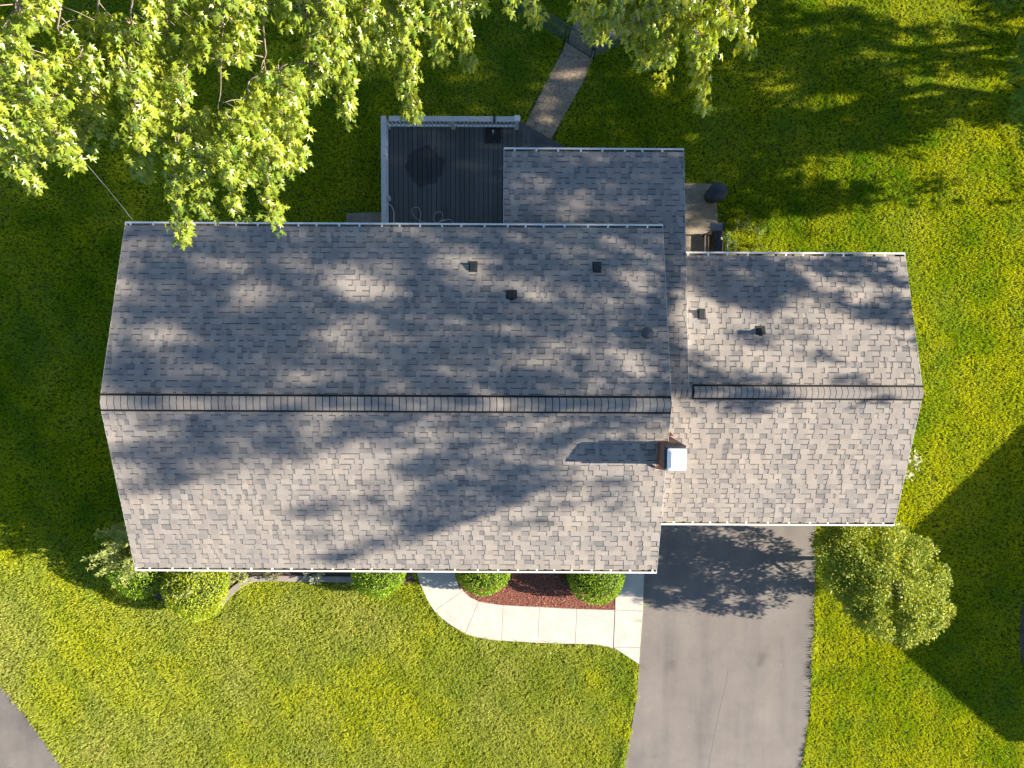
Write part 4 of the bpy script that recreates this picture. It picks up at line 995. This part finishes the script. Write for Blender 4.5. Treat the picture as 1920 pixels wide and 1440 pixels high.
# ================================================================== MAPLES HANGING OVER THE BACK YARD
def maple(name, label, trunk_xy, strands, seed, zs, pal, nmul=1.0, parts=300, crotch=9.0, slope_z=1.5):
    rng = np.random.default_rng(seed)
    root = empty(name, (trunk_xy[0], trunk_xy[1], 0), label, 'tree', 'maples overhanging the back yard')
    P, T, N, Sz, Cc = [], [], [], [], []
    br = MB(); tw = MB()
    limb(br, (trunk_xy[0], trunk_xy[1], 0), (trunk_xy[0], trunk_xy[1], crotch), 0.42, 0.30, 0.1, 6, 12)
    br.build('trunk', M['bark'], root, smooth=True)
    b2 = MB()
    for (x0, y0, x1, y1, hw, dens) in strands:
        zt = zs + rng.uniform(-0.25, 0.3) + (960 - x0) / 960 * slope_z; ln = math.hypot(x1 - x0, y1 - y0)
        ze = zt - 0.5 - ln / 150.0
        a = np.array(at(x0, y0, zt)); e = np.array(at(x1, y1, ze))
        sagm = (a + e) / 2 + np.array([0, 0, 0.25])
        if y0 < 0 and random.random() < 0.6:
            limb(b2, (trunk_xy[0], trunk_xy[1], crotch - 0.3 + rng.uniform(-1, 0.6)), a, 0.07, 0.018, 0.35, 8, 7, sag=0.06)
        nt_ = 14
        ax = []
        for i in range(nt_ + 1):
            t = i / nt_; q = (1 - t) ** 2 * a + 2 * t * (1 - t) * sagm + t * t * e
            ax.append(q + rng.normal(size=3) * 0.02)
        r0_ = 0.014 if y0 < 0 else 0.007
        tw.tube([tuple(q) for q in ax], [r0_ * (1 - 0.75 * i / nt_) for i in range(nt_ + 1)], 5)
        hwm = hw * (CAM_H - zt) / F_PX
        nc = max(5, int(ln * (hw + 9) / 92 * dens * nmul))          # sprays along the strand
        for c_i in range(nc):
            t = rng.random() ** 0.9
            q = (1 - t) ** 2 * a + 2 * t * (1 - t) * sagm + t * t * e
            wv = hwm * (1 - 0.55 * t ** 3)
            c = q + np.array([rng.uniform(-1, 1) * wv, rng.uniform(-1, 1) * wv * 0.5, rng.uniform(-0.40, 0.28) * (0.35 + wv)])
            qp = proj(c[None])[0]
            if hw > 24 and vnoise(np.array([qp[0] / 62.0 + seed]), np.array([qp[1] / 75.0]), 5)[0] < 0.28: continue
            if rng.random() < 0.5: tw.tube([tuple(q), tuple((q + c) / 2 + np.array([0, 0, .05])), tuple(c)], [0.007, 0.005, 0.003], 4)
            rosette = rng.integers(5, 9); sd = rng.uniform(0.6, 1.1); br_ = rng.random()
            for l_ in range(rosette):
                az_ = rng.uniform(0, 2 * math.pi)
                outv = np.array([math.cos(az_), math.sin(az_), 0])
                P.append(c + outv * rng.uniform(0.03, 0.12) + np.array([0, 0, rng.uniform(-0.08, 0.06)]))
                T.append(outv * 0.5 + np.array([0.10, -0.6, -1.0]) + rng.normal(size=3) * 0.42)
                N.append(np.array([0.35, -0.1, 0.6]) + outv * 0.6 + rng.normal(size=3) * 0.5)
                Sz.append(rng.uniform(0.068, 0.118) * (1.0 if rng.random() < 0.85 else 0.7)); Cc.append(0.55 * rng.random() + 0.45 * br_)
    b2.build('limbs', M['bark'], root, smooth=True); tw.build('twigs', M['twig'], root, smooth=True)
    P, T, N, Sz, Cc = np.array(P), np.array(T), np.array(N), np.array(Sz), np.array(Cc)
    col = lerp_col(pal[0], pal[1], Cc)
    q = proj(P); vis = (q[:, 0] > 5) & (q[:, 0] < 1915) & (q[:, 1] > 5)
    score = np.where(vis, P[:, 2] + Sz * 6 + rng.random(len(P)) * 0.3, -99); order = np.argsort(-score)
    sel = order[:parts]; rest = order[parts:]
    # single leaves: a handful of shared meshes by tint
    bank = []
    for c_i in range(6):
        t = (c_i + 0.5) / 6; bank.append(fast_mesh('leaf', LEAF_MAPLE_V, LEAF_MAPLE_F, M['maple_leaf'], np.repeat(lerp_col(pal[0], pal[1], np.array([t])), len(LEAF_MAPLE_V), 0)))
    Fm = frames(T[sel], N[sel])
    for i, k_ in enumerate(sel):
        o = bpy.data.objects.new('leaf', bank[min(5, int(Cc[k_] * 6))]); C.objects.link(o); o.parent = root
        mt = Matrix.Identity(4)
        for r_ in range(3):
            for c_i in range(3): mt[r_][c_i] = Fm[i][c_i][r_] * Sz[k_]
        mt.translation = Vector(P[k_]) - root.location
        o.matrix_local = mt
    o = link('foliage', leaves_mesh('foliage', LEAF_MAPLE_V, LEAF_MAPLE_F, P[rest], T[rest], N[rest], Sz[rest], col[rest], M['maple_leaf']), root); o['kind'] = 'stuff'
    return P
SA = [(30, -30, 75, 285, 62, 1.0), (120, -30, 130, 285, 58, 1.0), (195, -30, 180, 160, 50, 0.9), (-25, 180, 58, 350, 14, 1.0), (15, 60, 25, 300, 34, .8), (105, 240, 150, 308, 16, 1.0), (150, 90, 205, 255, 20, .8), (-10, -30, 10, 200, 40, .9), (60, 120, 110, 290, 45, .9),
      (255, -30, 250, 200, 42, .9), (330, -30, 300, 230, 50, .9), (420, -30, 420, 300, 62, 1.0), (500, -30, 500, 280, 55, 1.0), (585, -30, 580, 180, 44, .9), (420, 210, 545, 312, 26, 1.1), (262, 190, 268, 325, 18, 1.0), (335, 250, 338, 448, 12, 1.1), (372, 270, 385, 405, 15, 1.1), (425, 270, 445, 395, 18, 1.1), (505, 280, 516, 423, 9, 1.2), (520, 120, 555, 310, 30, 1.0), (350, 120, 355, 320, 35, 1.0), (465, 150, 470, 330, 30, 1.0), (240, 120, 300, 270, 18, .8),
      (632, -30, 655, 224, 15, 1.0), (610, -30, 620, 150, 36, .9), (685, -30, 692, 110, 22, 1.0), (730, -30, 726, 106, 18, 1.0), (762, -30, 770, 218, 17, 1.1), (805, -30, 832, 112, 20, 1.0), (850, -30, 880, 116, 10, 1.0), (905, -30, 905, 12, 8, 1.0), (955, -30, 962, 18, 10, 1.0), (980, -30, 1003, 34, 13, 1.0), (660, -40, 880, 15, 22, .9), (545, -30, 640, 60, 30, .8)]
SB = [(1112, -30, 1096, 55, 22, 1.1), (1150, -30, 1128, 72, 24, 1.1), (1185, -30, 1208, 122, 22, 1.3), (1172, -10, 1165, 60, 22, 1.1), (1245, -30, 1245, 92, 28, 1.2), (1290, -30, 1302, 62, 30, 1.1), (1350, -30, 1350, 58, 28, 1.1), (1252, 70, 1238, 158, 8, 1.1), (1300, 30, 1320, 205, 11, 1.3), (1360, 10, 1406, 92, 13, 1.1), (1300, 60, 1345, 112, 10, 1.1), (1210, -30, 1220, 50, 16, .9), (1390, -30, 1395, 25, 14, .8)]
maple('maple_tree', 'large yellow green maple filling the upper left corner', (-7.5, 13.0), SA, 51, 13.1, ((0.11, 0.22, 0.022), (0.40, 0.45, 0.045)))
maple('maple_tree', 'maple boughs hanging in from the top edge, right of the gate', (3.8, 13.5), SB, 52, 13.0, ((0.10, 0.22, 0.018), (0.44, 0.47, 0.03)), parts=150)

# ================================================================== NEIGHBOURING HOUSE (its gable shades the right lawn)
nh_root = None
TE = math.tan(SUN_EL); sxy = S[:2] / np.linalg.norm(S[:2])
def caster(px, py, z):                                     # the point at height z whose shadow falls at this ground pixel
    g_ = np.array(at(px, py, 0)[:2]); q = g_ + sxy * (z / TE); return Vector((q[0], q[1], z))
nhe = 2.9; E1 = caster(1885, 1390, nhe); ap_g = np.array(at(1571, 1123, 0)[:2])
apz = 5.15; AP = caster(1571, 1123, apz); E2 = caster(1952, 760, 2.09)
nh = empty('neighbour_house', (AP.x + 5, AP.y, 0), 'neighbouring gabled house standing beyond the right edge', 'house')
axd = Vector((1, 0.03, 0)).normalized(); LnH = 12.0
gx0 = max(E1.x, E2.x, AP.x)
b = MB()
for e in (E1, E2):
    b.quad(AP, AP + axd * LnH, e + axd * LnH, e); dz_ = Vector((0, 0, 0.15)); b.quad(AP - dz_, AP + axd * LnH - dz_, e + axd * LnH - dz_, e - dz_); b.quad(AP, e, e - dz_, AP - dz_); b.quad(e, e + axd * LnH, e + axd * LnH - dz_, e - dz_)
b.build('roof', M['neigh_roof'], nh)
wx0 = Vector((0.3, 0, 0)); i1 = E1 + Vector((0.35, 0.35, 0)); i2 = E2 + Vector((0.35, -0.35, 0)); iA = AP + Vector((0.35, 0, -0.16))
b = MB(); h1 = 2.95
g1_, g2_ = Vector((i1.x, i1.y, 0)), Vector((i2.x, i2.y, 0))
h2 = 2.12
b.quad(g1_, g2_, Vector((i2.x, i2.y, h2)), iA, Vector((i1.x, i1.y, h1)))
for g_, hq in ((g1_, h1), (g2_, h2)): b.quad(g_, g_ + axd * (LnH - 1), g_ + axd * (LnH - 1) + Vector((0, 0, hq)), g_ + Vector((0, 0, hq)))
f2 = axd * (LnH - 1); b.quad(g1_ + f2, g2_ + f2, Vector((i2.x, i2.y, h2)) + f2, iA + f2, Vector((i1.x, i1.y, h1)) + f2)
b.build('wall', M['siding'], nh)
for t_ in (0.3, 0.7):
    c_ = g1_.lerp(g2_, t_); wf = MB().box((c_.x - 0.03, c_.y, 1.5), (0.08, 1.1, 1.2)).build('window', M['trim'], nh); MB().box((c_.x - 0.06, c_.y, 1.5), (0.06, 0.95, 1.05)).build('pane', M['glass'], wf)
nb = [(p[0], p[1]) for p in G([(1922, 1110), (1913, 1160), (1911, 1210), (1920, 1255), (1990, 1260), (1990, 1110)])]
o = MB().prism(nb[::-1], -0.03, 0.02).build('mulch_bed', M['soil']); tag(o, kind='structure')

# ================================================================== TREE LINE EAST OF THE HOUSE (casts the dappled shade)
PL = [(np.array([0, MRY, MRZ]), np.array([0, MSL, 1.0]), (MX0, MX1, MRY, MYR)), (np.array([0, MRY, MRZ]), np.array([0, -MSL, 1.0]), (MX0, MX1, MYF, MRY)),
      (np.array([0, GRY, GRZ]), np.array([0, GSL, 1.0]), (AX1, GX1, GRY, GYR)), (np.array([0, GRY, GRZ]), np.array([0, -GSL, 1.0]), (MX1, GX1, GYF, GRY)),
      (np.array([0, GRY, AZ0]), np.array([0, ASL, 1.0]), (AX0, AX1, GRY, AYR))]
def landing(P):
    best = P[:, 2] / S[2]; surf = np.zeros(len(P), int)
    for i, (p0, nn_, bd) in enumerate(PL):
        t = ((P - p0) @ nn_) / (S @ nn_); H_ = P - t[:, None] * S
        ok = (t > 0) & (t < best) & (H_[:, 0] > bd[0]) & (H_[:, 0] < bd[1]) & (H_[:, 1] > bd[2]) & (H_[:, 1] < bd[3])
        best = np.where(ok, t, best); surf = np.where(ok, i + 1, surf)
    return P - best[:, None] * S, surf
def ell(x, y, L):
    r = np.zeros(len(x), bool)
    for cx_, cy_, rx, ry in L: r |= ((x - cx_) / rx) ** 2 + ((y - cy_) / ry) ** 2 < 1
    return r
def cv(L, ox, oy, k_): return [tuple((v[0] * k_ + ox, v[1] * k_ + oy) + tuple(q * k_ for q in v[2:])) for v in L]
LIT1 = cv([(270, 150, 55, 24), (520, 145, 78, 36), (470, 245, 60, 32), (130, 262, 45, 11), (765, 92, 78, 20), (790, 128, 24, 14), (850, 235, 42, 10), (900, 308, 75, 18), (1110, 312, 56, 42), (1120, 148, 56, 22), (1060, 212, 30, 12), (400, 345, 58, 18), (300, 366, 44, 9), (600, 30, 44, 7), (630, 374, 66, 8), (820, 380, 56, 7), (750, 330, 44, 10), (680, 240, 44, 10), (1100, 245, 50, 8), (1000, 30, 60, 7), (220, 90, 60, 10), (90, 330, 40, 8)], 220, 410, 0.866)
LIT2 = cv([(85, 62, 100, 20), (700, 66, 80, 12), (590, 92, 52, 22), (880, 92, 70, 9), (1190, 68, 46, 9), (380, 125, 60, 10), (1105, 106, 115, 27), (1230, 105, 40, 40), (960, 45, 50, 6), (450, 40, 50, 6)], 180, 760, 0.866)
SH2 = [cv(p_, 180, 760, 0.866) for p_ in [
    [(15, 8), (1250, 8), (1250, 78), (1000, 80), (860, 72), (760, 90), (640, 90), (545, 92), (500, 84), (440, 118), (380, 135), (300, 150), (220, 156), (130, 182), (60, 198), (40, 120)],
    [(325, 259), (420, 239), (560, 188), (680, 118), (820, 76), (1230, 76), (1230, 126), (1060, 129), (960, 150), (830, 132), (700, 152), (560, 220), (430, 248)],
    [(566, 303), (650, 240), (700, 165), (860, 138), (1004, 138), (1012, 170), (960, 190), (900, 215), (800, 245), (680, 292), (590, 308)],
    [(465, 334), (540, 312), (590, 300), (560, 325), (500, 338)], [(920, 248), (980, 212), (1004, 240), (940, 264)], [(1050, 195), (1120, 164), (1174, 180), (1120, 214)], [(465, 284), (560, 236), (600, 230), (520, 276)]]]
SH3 = [cv(p_, 1240, 460, 0.3936) for p_ in [
    [(100, 25), (1050, 25), (1015, 90), (962, 182), (850, 172), (780, 130), (700, 118), (655, 150), (692, 212), (620, 236), (625, 292), (400, 287), (280, 250), (110, 222)],
    [(45, 505), (120, 520), (180, 580), (330, 602), (520, 612), (545, 668), (45, 668)], [(870, 690), (930, 690), (930, 640), (880, 650)]]]
SE3 = cv([(820, 252, 60, 30), (1040, 240, 40, 20), (1130, 262, 55, 18), (1010, 318, 36, 42), (900, 325, 52, 14), (1150, 372, 72, 20), (1210, 470, 22, 28), (705, 522, 36, 20), (800, 497, 60, 8), (640, 412, 40, 15), (500, 325, 90, 11), (650, 372, 60, 11), (400, 450, 34, 12), (180, 455, 28, 15), (330, 430, 30, 8), (1080, 165, 70, 9), (1180, 320, 20, 14)], 1240, 460, 0.3936)
LIT3 = cv([(415, 86, 50, 20), (620, 95, 60, 18), (320, 132, 44, 13), (500, 150, 40, 10), (690, 60, 40, 8), (240, 70, 36, 10), (200, 180, 30, 10)], 1240, 460, 0.3936)
SH4 = [[(1310, 735), (1475, 735), (1475, 748), (1310, 748)]]
SE4 = cv([(400, 775, 72, 24), (210, 770, 44, 16), (570, 760, 44, 12), (460, 748, 80, 12), (1000, 750, 40, 12)], 1240, 460, 0.3936)
LIT5 = [(1110, 296, 60, 9), (958, 372, 22, 24), (1050, 384, 40, 8), (1270, 600, 24, 78), (1200, 330, 24, 8), (1090, 372, 26, 8)]
SH0 = [(-400, -400), (2300, -400), (2300, 215), (1900, 222), (1800, 240), (1700, 262), (1640, 285), (1540, 300), (1490, 330), (1560, 350), (1640, 352), (1600, 385), (1500, 405), (1440, 395), (1400, 415), (1370, 420), (1345, 480), (-400, 480)]
LIT0 = [(1535, 2, 85, 20), (1730, 16, 120, 34), (1830, 42, 70, 9), (1412, 42, 26, 15), (1510, 60, 50, 10), (1745, 92, 165, 20), (1445, 134, 40, 12), (1568, 133, 40, 10), (1795, 155, 110, 22), (1760, 180, 90, 18), (1530, 190, 92, 23), (1412, 200, 24, 12), (1700, 192, 50, 15), (1440, 162, 36, 10), (1285, 254, 28, 9), (915, 302, 28, 17), (880, 245, 24, 9), (1060, 139, 36, 13), (1010, 218, 28, 10), (130, 475, 48, 14), (1180, 62, 50, 10), (1310, 445, 60, 24), (1880, 60, 50, 8), (1600, 300, 110, 20), (1800, 245, 90, 14), (1860, 92, 60, 9)]
def want(P):
    H_, sf = landing(P); q = proj(H_); x, y = q[:, 0], q[:, 1]
    pr = np.zeros(len(P))
    off = (x < -60) | (x > 1980) | (y < -60) | (y > 1500)
    pr = np.where(sf == 0, np.where(inside(SH0, x, y) & ~ell(x, y, LIT0), 1.0, 0.0), pr)
    pr = np.where((sf == 0) & (x > 1500) & (y > 330) & (y < 400), np.maximum(pr, 0.15), pr)
    pr = np.where(sf == 1, np.where(ell(x, y, LIT1), 0.0, 0.62), pr)
    s2 = np.zeros(len(P), bool)
    for pg in SH2: s2 |= inside(pg, x, y)
    pr = np.where(sf == 2, np.where(s2 & ~ell(x, y, LIT2), 0.46, 0.0), pr)
    for k_, L, E_, T_ in ((3, SH3, SE3, LIT3), (4, SH4, SE4, [])):
        s2 = np.zeros(len(P), bool)
        for pg in L: s2 |= inside(pg, x, y)
        s2 |= ell(x, y, E_)
        pr = np.where(sf == k_, np.where(s2 & ~ell(x, y, T_), 0.8, 0.0), pr)
    pr = np.where(sf == 5, np.where(ell(x, y, LIT5), 0.0, 0.95), pr)
    pr = np.where(off & (y > 480), 0.0, np.where(off, 0.5, pr))
    return pr
NA, NB = 13000, 12000
CA = np.stack([RNG.uniform(19.5, 27.0, NA), RNG.uniform(-7.5, 8.0, NA), RNG.uniform(7.5, 21.0, NA)], 1)          # tall crowns, shade the roofs
CA = CA[(RNG.random(NA) < want(CA)) & (landing(CA)[1] > 0)]
CB = np.stack([RNG.uniform(18.0, 27.0, NB), RNG.uniform(2.0, 15.0, NB), RNG.uniform(2.0, 18.5, NB)], 1)       # lower crowns, shade the back yard
CB = CB[(RNG.random(NB) < want(CB)) & (landing(CB)[1] == 0)]
CP = np.concatenate([CA, CB])
# rays that shade the darker bough of the second maple
eb = np.array([at(x, y, 13.0) for x, y in ((1245, 40), (1240, 110), (1300, 20), (1270, 70), (1345, 30), (1290, 100), (1380, 20), (1320, 60), (1250, 0), (1300, 130))])
ex = np.repeat(eb, 4, 0) + RNG.normal(size=(40, 3)) * 0.15; ex = ex + S * (RNG.uniform(17, 21, 40)[:, None])
CP = np.concatenate([CP, ex])
ty = [(7.0, 25.0), (8.9, 26.0), (7.15, 22.0), (8.9, 23.5), (11.4, 21.0), (13.6, 24.0)]
names = ['tall leafy shade tree east of the garage, arching over towards the street', 'tall leafy shade tree in the eastern row, level with the extension roof', 'leafy shade tree in the eastern row, level with the patio bin', 'leafy shade tree in the eastern row, level with the deck', 'leafy shade tree in the eastern row, level with the gate', 'rearmost leafy shade tree of the eastern row']
big = np.arange(len(CP)) < len(CA)
own = np.argmin(np.stack([np.abs(CP[:, 1] - (t_[0] if i_ > 1 else (-2.5, 3.5)[i_])) + np.where(big, 0 if i_ < 2 else 99, 99 if i_ < 2 else 0) for i_, t_ in enumerate(ty)]), 0)
for i, (y_, x_) in enumerate(ty):
    cc = CP[own == i]
    if len(cc) < 3: continue
    rt = empty('shade_tree', (x_, y_, 0), names[i], 'tree', 'shade trees in a row east of the house')
    crown_tree(rt, cc, (0.14, 0.22), 14, ((0.03, 0.07, 0.01), (0.09, 0.14, 0.02)), LEAF_QUAD_V, LEAF_QUAD_F, 0.17, 60 + i, M['leaf'], flat=0.9)
    b = MB(); zt_ = float(np.percentile(cc[:, 2], 70)); tp = limb(b, (x_, y_, 0), (x_, y_, zt_), 0.16, 0.05, 0.6, 9, 10); b.build('trunk', M['bark'], rt, smooth=True)
    b = MB()
    for k_ in range(0, len(cc), 30): limb(b, (x_, y_, max(2.0, min(zt_, cc[k_, 2] - 0.8))), cc[k_], 0.025, 0.006, 0.4, 5, 5)
    b.build('branches', M['bark'], rt)
# boughs reaching in at the right edge
rt = empty('edge_tree', (18.2, 9.5, 0), 'dark green tree reaching in at the upper right edge', 'tree')
ec = np.array([at(x, y, z) for x, y, z in [(1925, 110, 3.2), (1918, 135, 3.0), (1928, 160, 3.4), (1908, 200, 2.6), (1920, 215, 3.0), (1915, 185, 2.6), (1930, 240, 3.0), (1930, 80, 3.2), (1935, 130, 4), (1940, 190, 4), (1945, 60, 4), (1950, 230, 3.5), (1960, 150, 3), (1890, 2, 3.2), (1925, 270, 2.6), (1880, -10, 3.4), (1950, 20, 4), (1950, 280, 3)]])
ec = np.concatenate([ec, ec + RNG.normal(size=ec.shape) * 0.15, np.array([17.8, 7, 4.2]) + RNG.normal(size=(60, 3)) * np.array([0.7, 1.6, 1.0])])
crown_tree(rt, ec, (0.09, 0.13), 22, ((0.06, 0.15, 0.015), (0.16, 0.28, 0.03)), LEAF_MAPLE_V, LEAF_MAPLE_F, 0.26, 77, M['leaf'])
b = MB(); limb(b, (18.2, 9.5, 0), (18.0, 8.0, 4.2), 0.12, 0.05); b.build('trunk', M['bark'], rt)
b = MB(); [limb(b, (18.0, 8.2, 3.5), q, 0.03, 0.006) for q in ec[::4]]; b.build('branches', M['bark'], rt)

# ================================================================== GRASS
house_poly = [[(MX0 + 0.3, MYF + 0.95), (MX1, MYF + 0.95), (MX1, MYR - 0.5), (MX0 + 0.3, MYR - 0.5)], [(MX1 - 0.4, GYF + 0.5), (GX1 - 0.3, GYF + 0.5), (GX1 - 0.3, GYR - 0.45), (MX1 - 0.4, GYR - 0.45)],
              [(AX0 + 0.2, MYR - 1), (AX1 - 0.2, MYR - 1), (AX1 - 0.2, AYR - 0.35), (AX0 + 0.2, AYR - 0.35)], [(dl - 0.15, y_wall), (dr, y_wall), (dr, dt), (dl - 0.15, dt)]]
holes = house_poly + [[(p[0], p[1]) for p in drive], [(p[0], p[1]) for p in G(street_px)], walk_poly, mul, bed, pad, pad2, nb]
NT = 560000
gxp = RNG.uniform(-18.3, 18.3, NT); gyp = RNG.uniform(-15.4, 12.6, NT)
keep = np.ones(NT, bool)
jx = gxp + 0.09 * (vnoise(gxp * 5, gyp * 5, 21) - 0.5); jy = gyp + 0.09 * (vnoise(gxp * 5 + 40, gyp * 5, 22) - 0.5)   # ragged turf edges
for h_ in holes: keep &= ~inside(h_, jx, jy)
dp = inside(path, jx + 0.3 * (vnoise(gxp * 1.6, gyp * 1.6, 23) - 0.5), jy); keep &= ~(dp & (RNG.random(NT) < 0.985))
gxp, gyp = gxp[keep], gyp[keep]; NT = len(gxp)
n1 = vnoise(gxp * 0.35 + 9, gyp * 0.35, 1); n2 = vnoise(gxp * 1.1, gyp * 1.1 + 5, 2); n3 = vnoise(gxp * 3.2, gyp * 3.2, 3); n4 = vnoise(gxp * 0.8 + 30, gyp * 0.8, 4); n5 = vnoise(gxp * 8.5, gyp * 8.5, 6)
front = np.clip((-gyp - 6.0) / 3.0, 0, 1) * np.clip((4.5 - gxp) / 2.0, 0, 1)          # the front lawn is drier
dry = np.clip(0.04 + 0.60 * front * (0.35 + 0.9 * n1) * (0.5 + n2) + 0.25 * (n4 - 0.5) + 0.2 * (n3 - 0.5), 0, 1)
# mower passes: along the street in front, along the drive on the right
ph = np.where(gxp < 4, gxp * 0.83 + gyp * 0.56, gxp + gyp * 0.12)
mow = np.sin(ph * 2 * math.pi / 1.15 + 1.5 * n4)
n6 = vnoise(gxp * 1.9 + 7, gyp * 1.9, 8)
lush = np.clip(0.42 + 0.75 * (n2 - 0.5) + 0.55 * (n1 - 0.5) + 0.45 * (n6 - 0.5) + 0.30 * (n3 - 0.5) + 0.2 * (n5 - 0.5) + 0.10 * mow - 0.16 * np.clip(gxp - 4, 0, 1) + 0.25 * inside([(-3, -9.6), (4, -9.9), (4, -13), (-3, -11.5)], gxp, gyp), 0, 1)
c_lush = np.array([0.18, 0.37, 0.008]); c_yel = np.array([0.53, 0.60, 0.010]); c_dry = np.array([0.56, 0.58, 0.16])
tc = c_lush * lush[:, None] + c_yel * (1 - lush[:, None]); tc = tc * (1 - dry[:, None]) + c_dry * dry[:, None]
BL = 4
ti = np.repeat(np.arange(NT), BL); nbld = len(ti)
dpoly = [(p[0], p[1]) for p in drive]; edge = inside(dpoly, gxp - 0.16, gyp) | inside(dpoly, gxp + 0.13, gyp) | inside(walk_poly, gxp, gyp + 0.12) | inside(walk_poly, gxp + 0.12, gyp)
edge &= vnoise(gxp * 4, gyp * 4, 12) > 0.3                                             # taller, untrimmed fringe along the paving
hgt = ((0.034 + 0.030 * n3 + 0.022 * n5 + 0.014 * n2) * np.where(edge, 2.0, 1.0))[ti] * RNG.uniform(0.6, 1.2, nbld)
ang = RNG.uniform(0, 2 * math.pi, nbld)
lng = (R(14) + R(46) * RNG.random(nbld)) * (0.8 + 0.4 * n4[ti])
lx = 0.25 * (n2 - 0.5)[ti] + 0.10 * mow[ti]; ly = 0.25 * (n4 - 0.5)[ti]
root_ = np.stack([gxp[ti] + RNG.normal(size=nbld) * 0.02, gyp[ti] + RNG.normal(size=nbld) * 0.02, np.full(nbld, -0.012)], 1)
wd = RNG.uniform(0.014, 0.030, nbld) * 0.5
sd_ = np.stack([-np.sin(ang), np.cos(ang), np.zeros(nbld)], 1) * wd[:, None]
tipv = root_ + np.stack([np.sin(lng) * np.cos(ang) + lx, np.sin(lng) * np.sin(ang) + ly, np.cos(lng)], 1) * hgt[:, None]
V = np.stack([root_ - sd_, root_ + sd_, tipv + sd_ * 0.15], 1).reshape(-1, 3)
Fq = np.arange(nbld * 3).reshape(-1, 3)
bc = tc[ti] * RNG.uniform(0.75, 1.2, (nbld, 1)); pale = RNG.random(nbld) < 0.05; bc[pale] = bc[pale] * 0.4 + np.array([0.45, 0.43, 0.16]) * 0.6
o = link('grass', fast_mesh('grass', V, Fq, M['grass'], np.repeat(bc, 3, 0)))
tag(o, 'short mown green lawn around the house', 'grass', kind='stuff')

# fallen leaves and clover heads on the turf
n = 900
fx = RNG.uniform(-17, 17, n); fy = RNG.uniform(-14.5, 12, n); k = np.ones(n, bool)
for h_ in holes[:5] + holes[6:]: k &= ~inside(h_, fx, fy)
k &= (RNG.random(n) < np.where((fx > 4) & (fy < -4.8) & (fx < 9.6), 0.25, 0.6))
fx, fy = fx[k], fy[k]; n = len(fx); dr_ = inside([(p[0], p[1]) for p in drive], fx, fy)
P = np.stack([fx, fy, np.where(dr_, 0.012, 0.045)], 1)
o = link('fallen_leaves', leaves_mesh('fallen_leaves', LEAF_QUAD_V, LEAF_QUAD_F, P, rdir(n) * np.array([1, 1, .25]), np.tile([0., 0, 1.], (n, 1)) + RNG.normal(size=(n, 3)) * .25, RNG.uniform(0.02, 0.055, n), lerp_col((0.30, 0.25, 0.14), (0.62, 0.6, 0.5), RNG.random(n)), M['leaf']))
tag(o, 'small pale fallen leaves scattered over the lawn and driveway', 'fallen leaves', kind='stuff')

# dry leaf litter caught in the gutters
P, N = [], []
for x0_, x1_, y_, z_, sg in ((MX0, MX1, MYR, zE, 1), (MX0, MX1, MYF, MRZ - MSL * (MRY - MYF), -1), (AX1, GX1, GYR, GRZ - GSL * (GYR - GRY), 1), (MX1, GX1, GYF, GRZ - GSL * (GRY - GYF), -1), (AX0, AX1, AYR, zA(AYR), 1)):
    xx = RNG.uniform(x0_ + 0.05, x1_ - 0.05, int((x1_ - x0_) * 14)); xx = xx[vnoise(xx * 1.3, xx * 0 + y_, 17) > 0.48]
    P.append(np.stack([xx, y_ + sg * RNG.uniform(0.02, 0.085, len(xx)), np.full(len(xx), z_ - 0.085) + RNG.random(len(xx)) * 0.02], 1))
P = np.concatenate(P); n = len(P)
o = link('leaf_litter', leaves_mesh('leaf_litter', LEAF_QUAD_V, LEAF_QUAD_F, P, rdir(n) * np.array([1, .6, .2]), np.tile([0., 0, 1.], (n, 1)) + RNG.normal(size=(n, 3)) * .3, RNG.uniform(0.03, 0.06, n), lerp_col((0.10, 0.07, 0.03), (0.30, 0.22, 0.08), RNG.random(n)), M['leaf']), house)
o['kind'] = 'stuff'
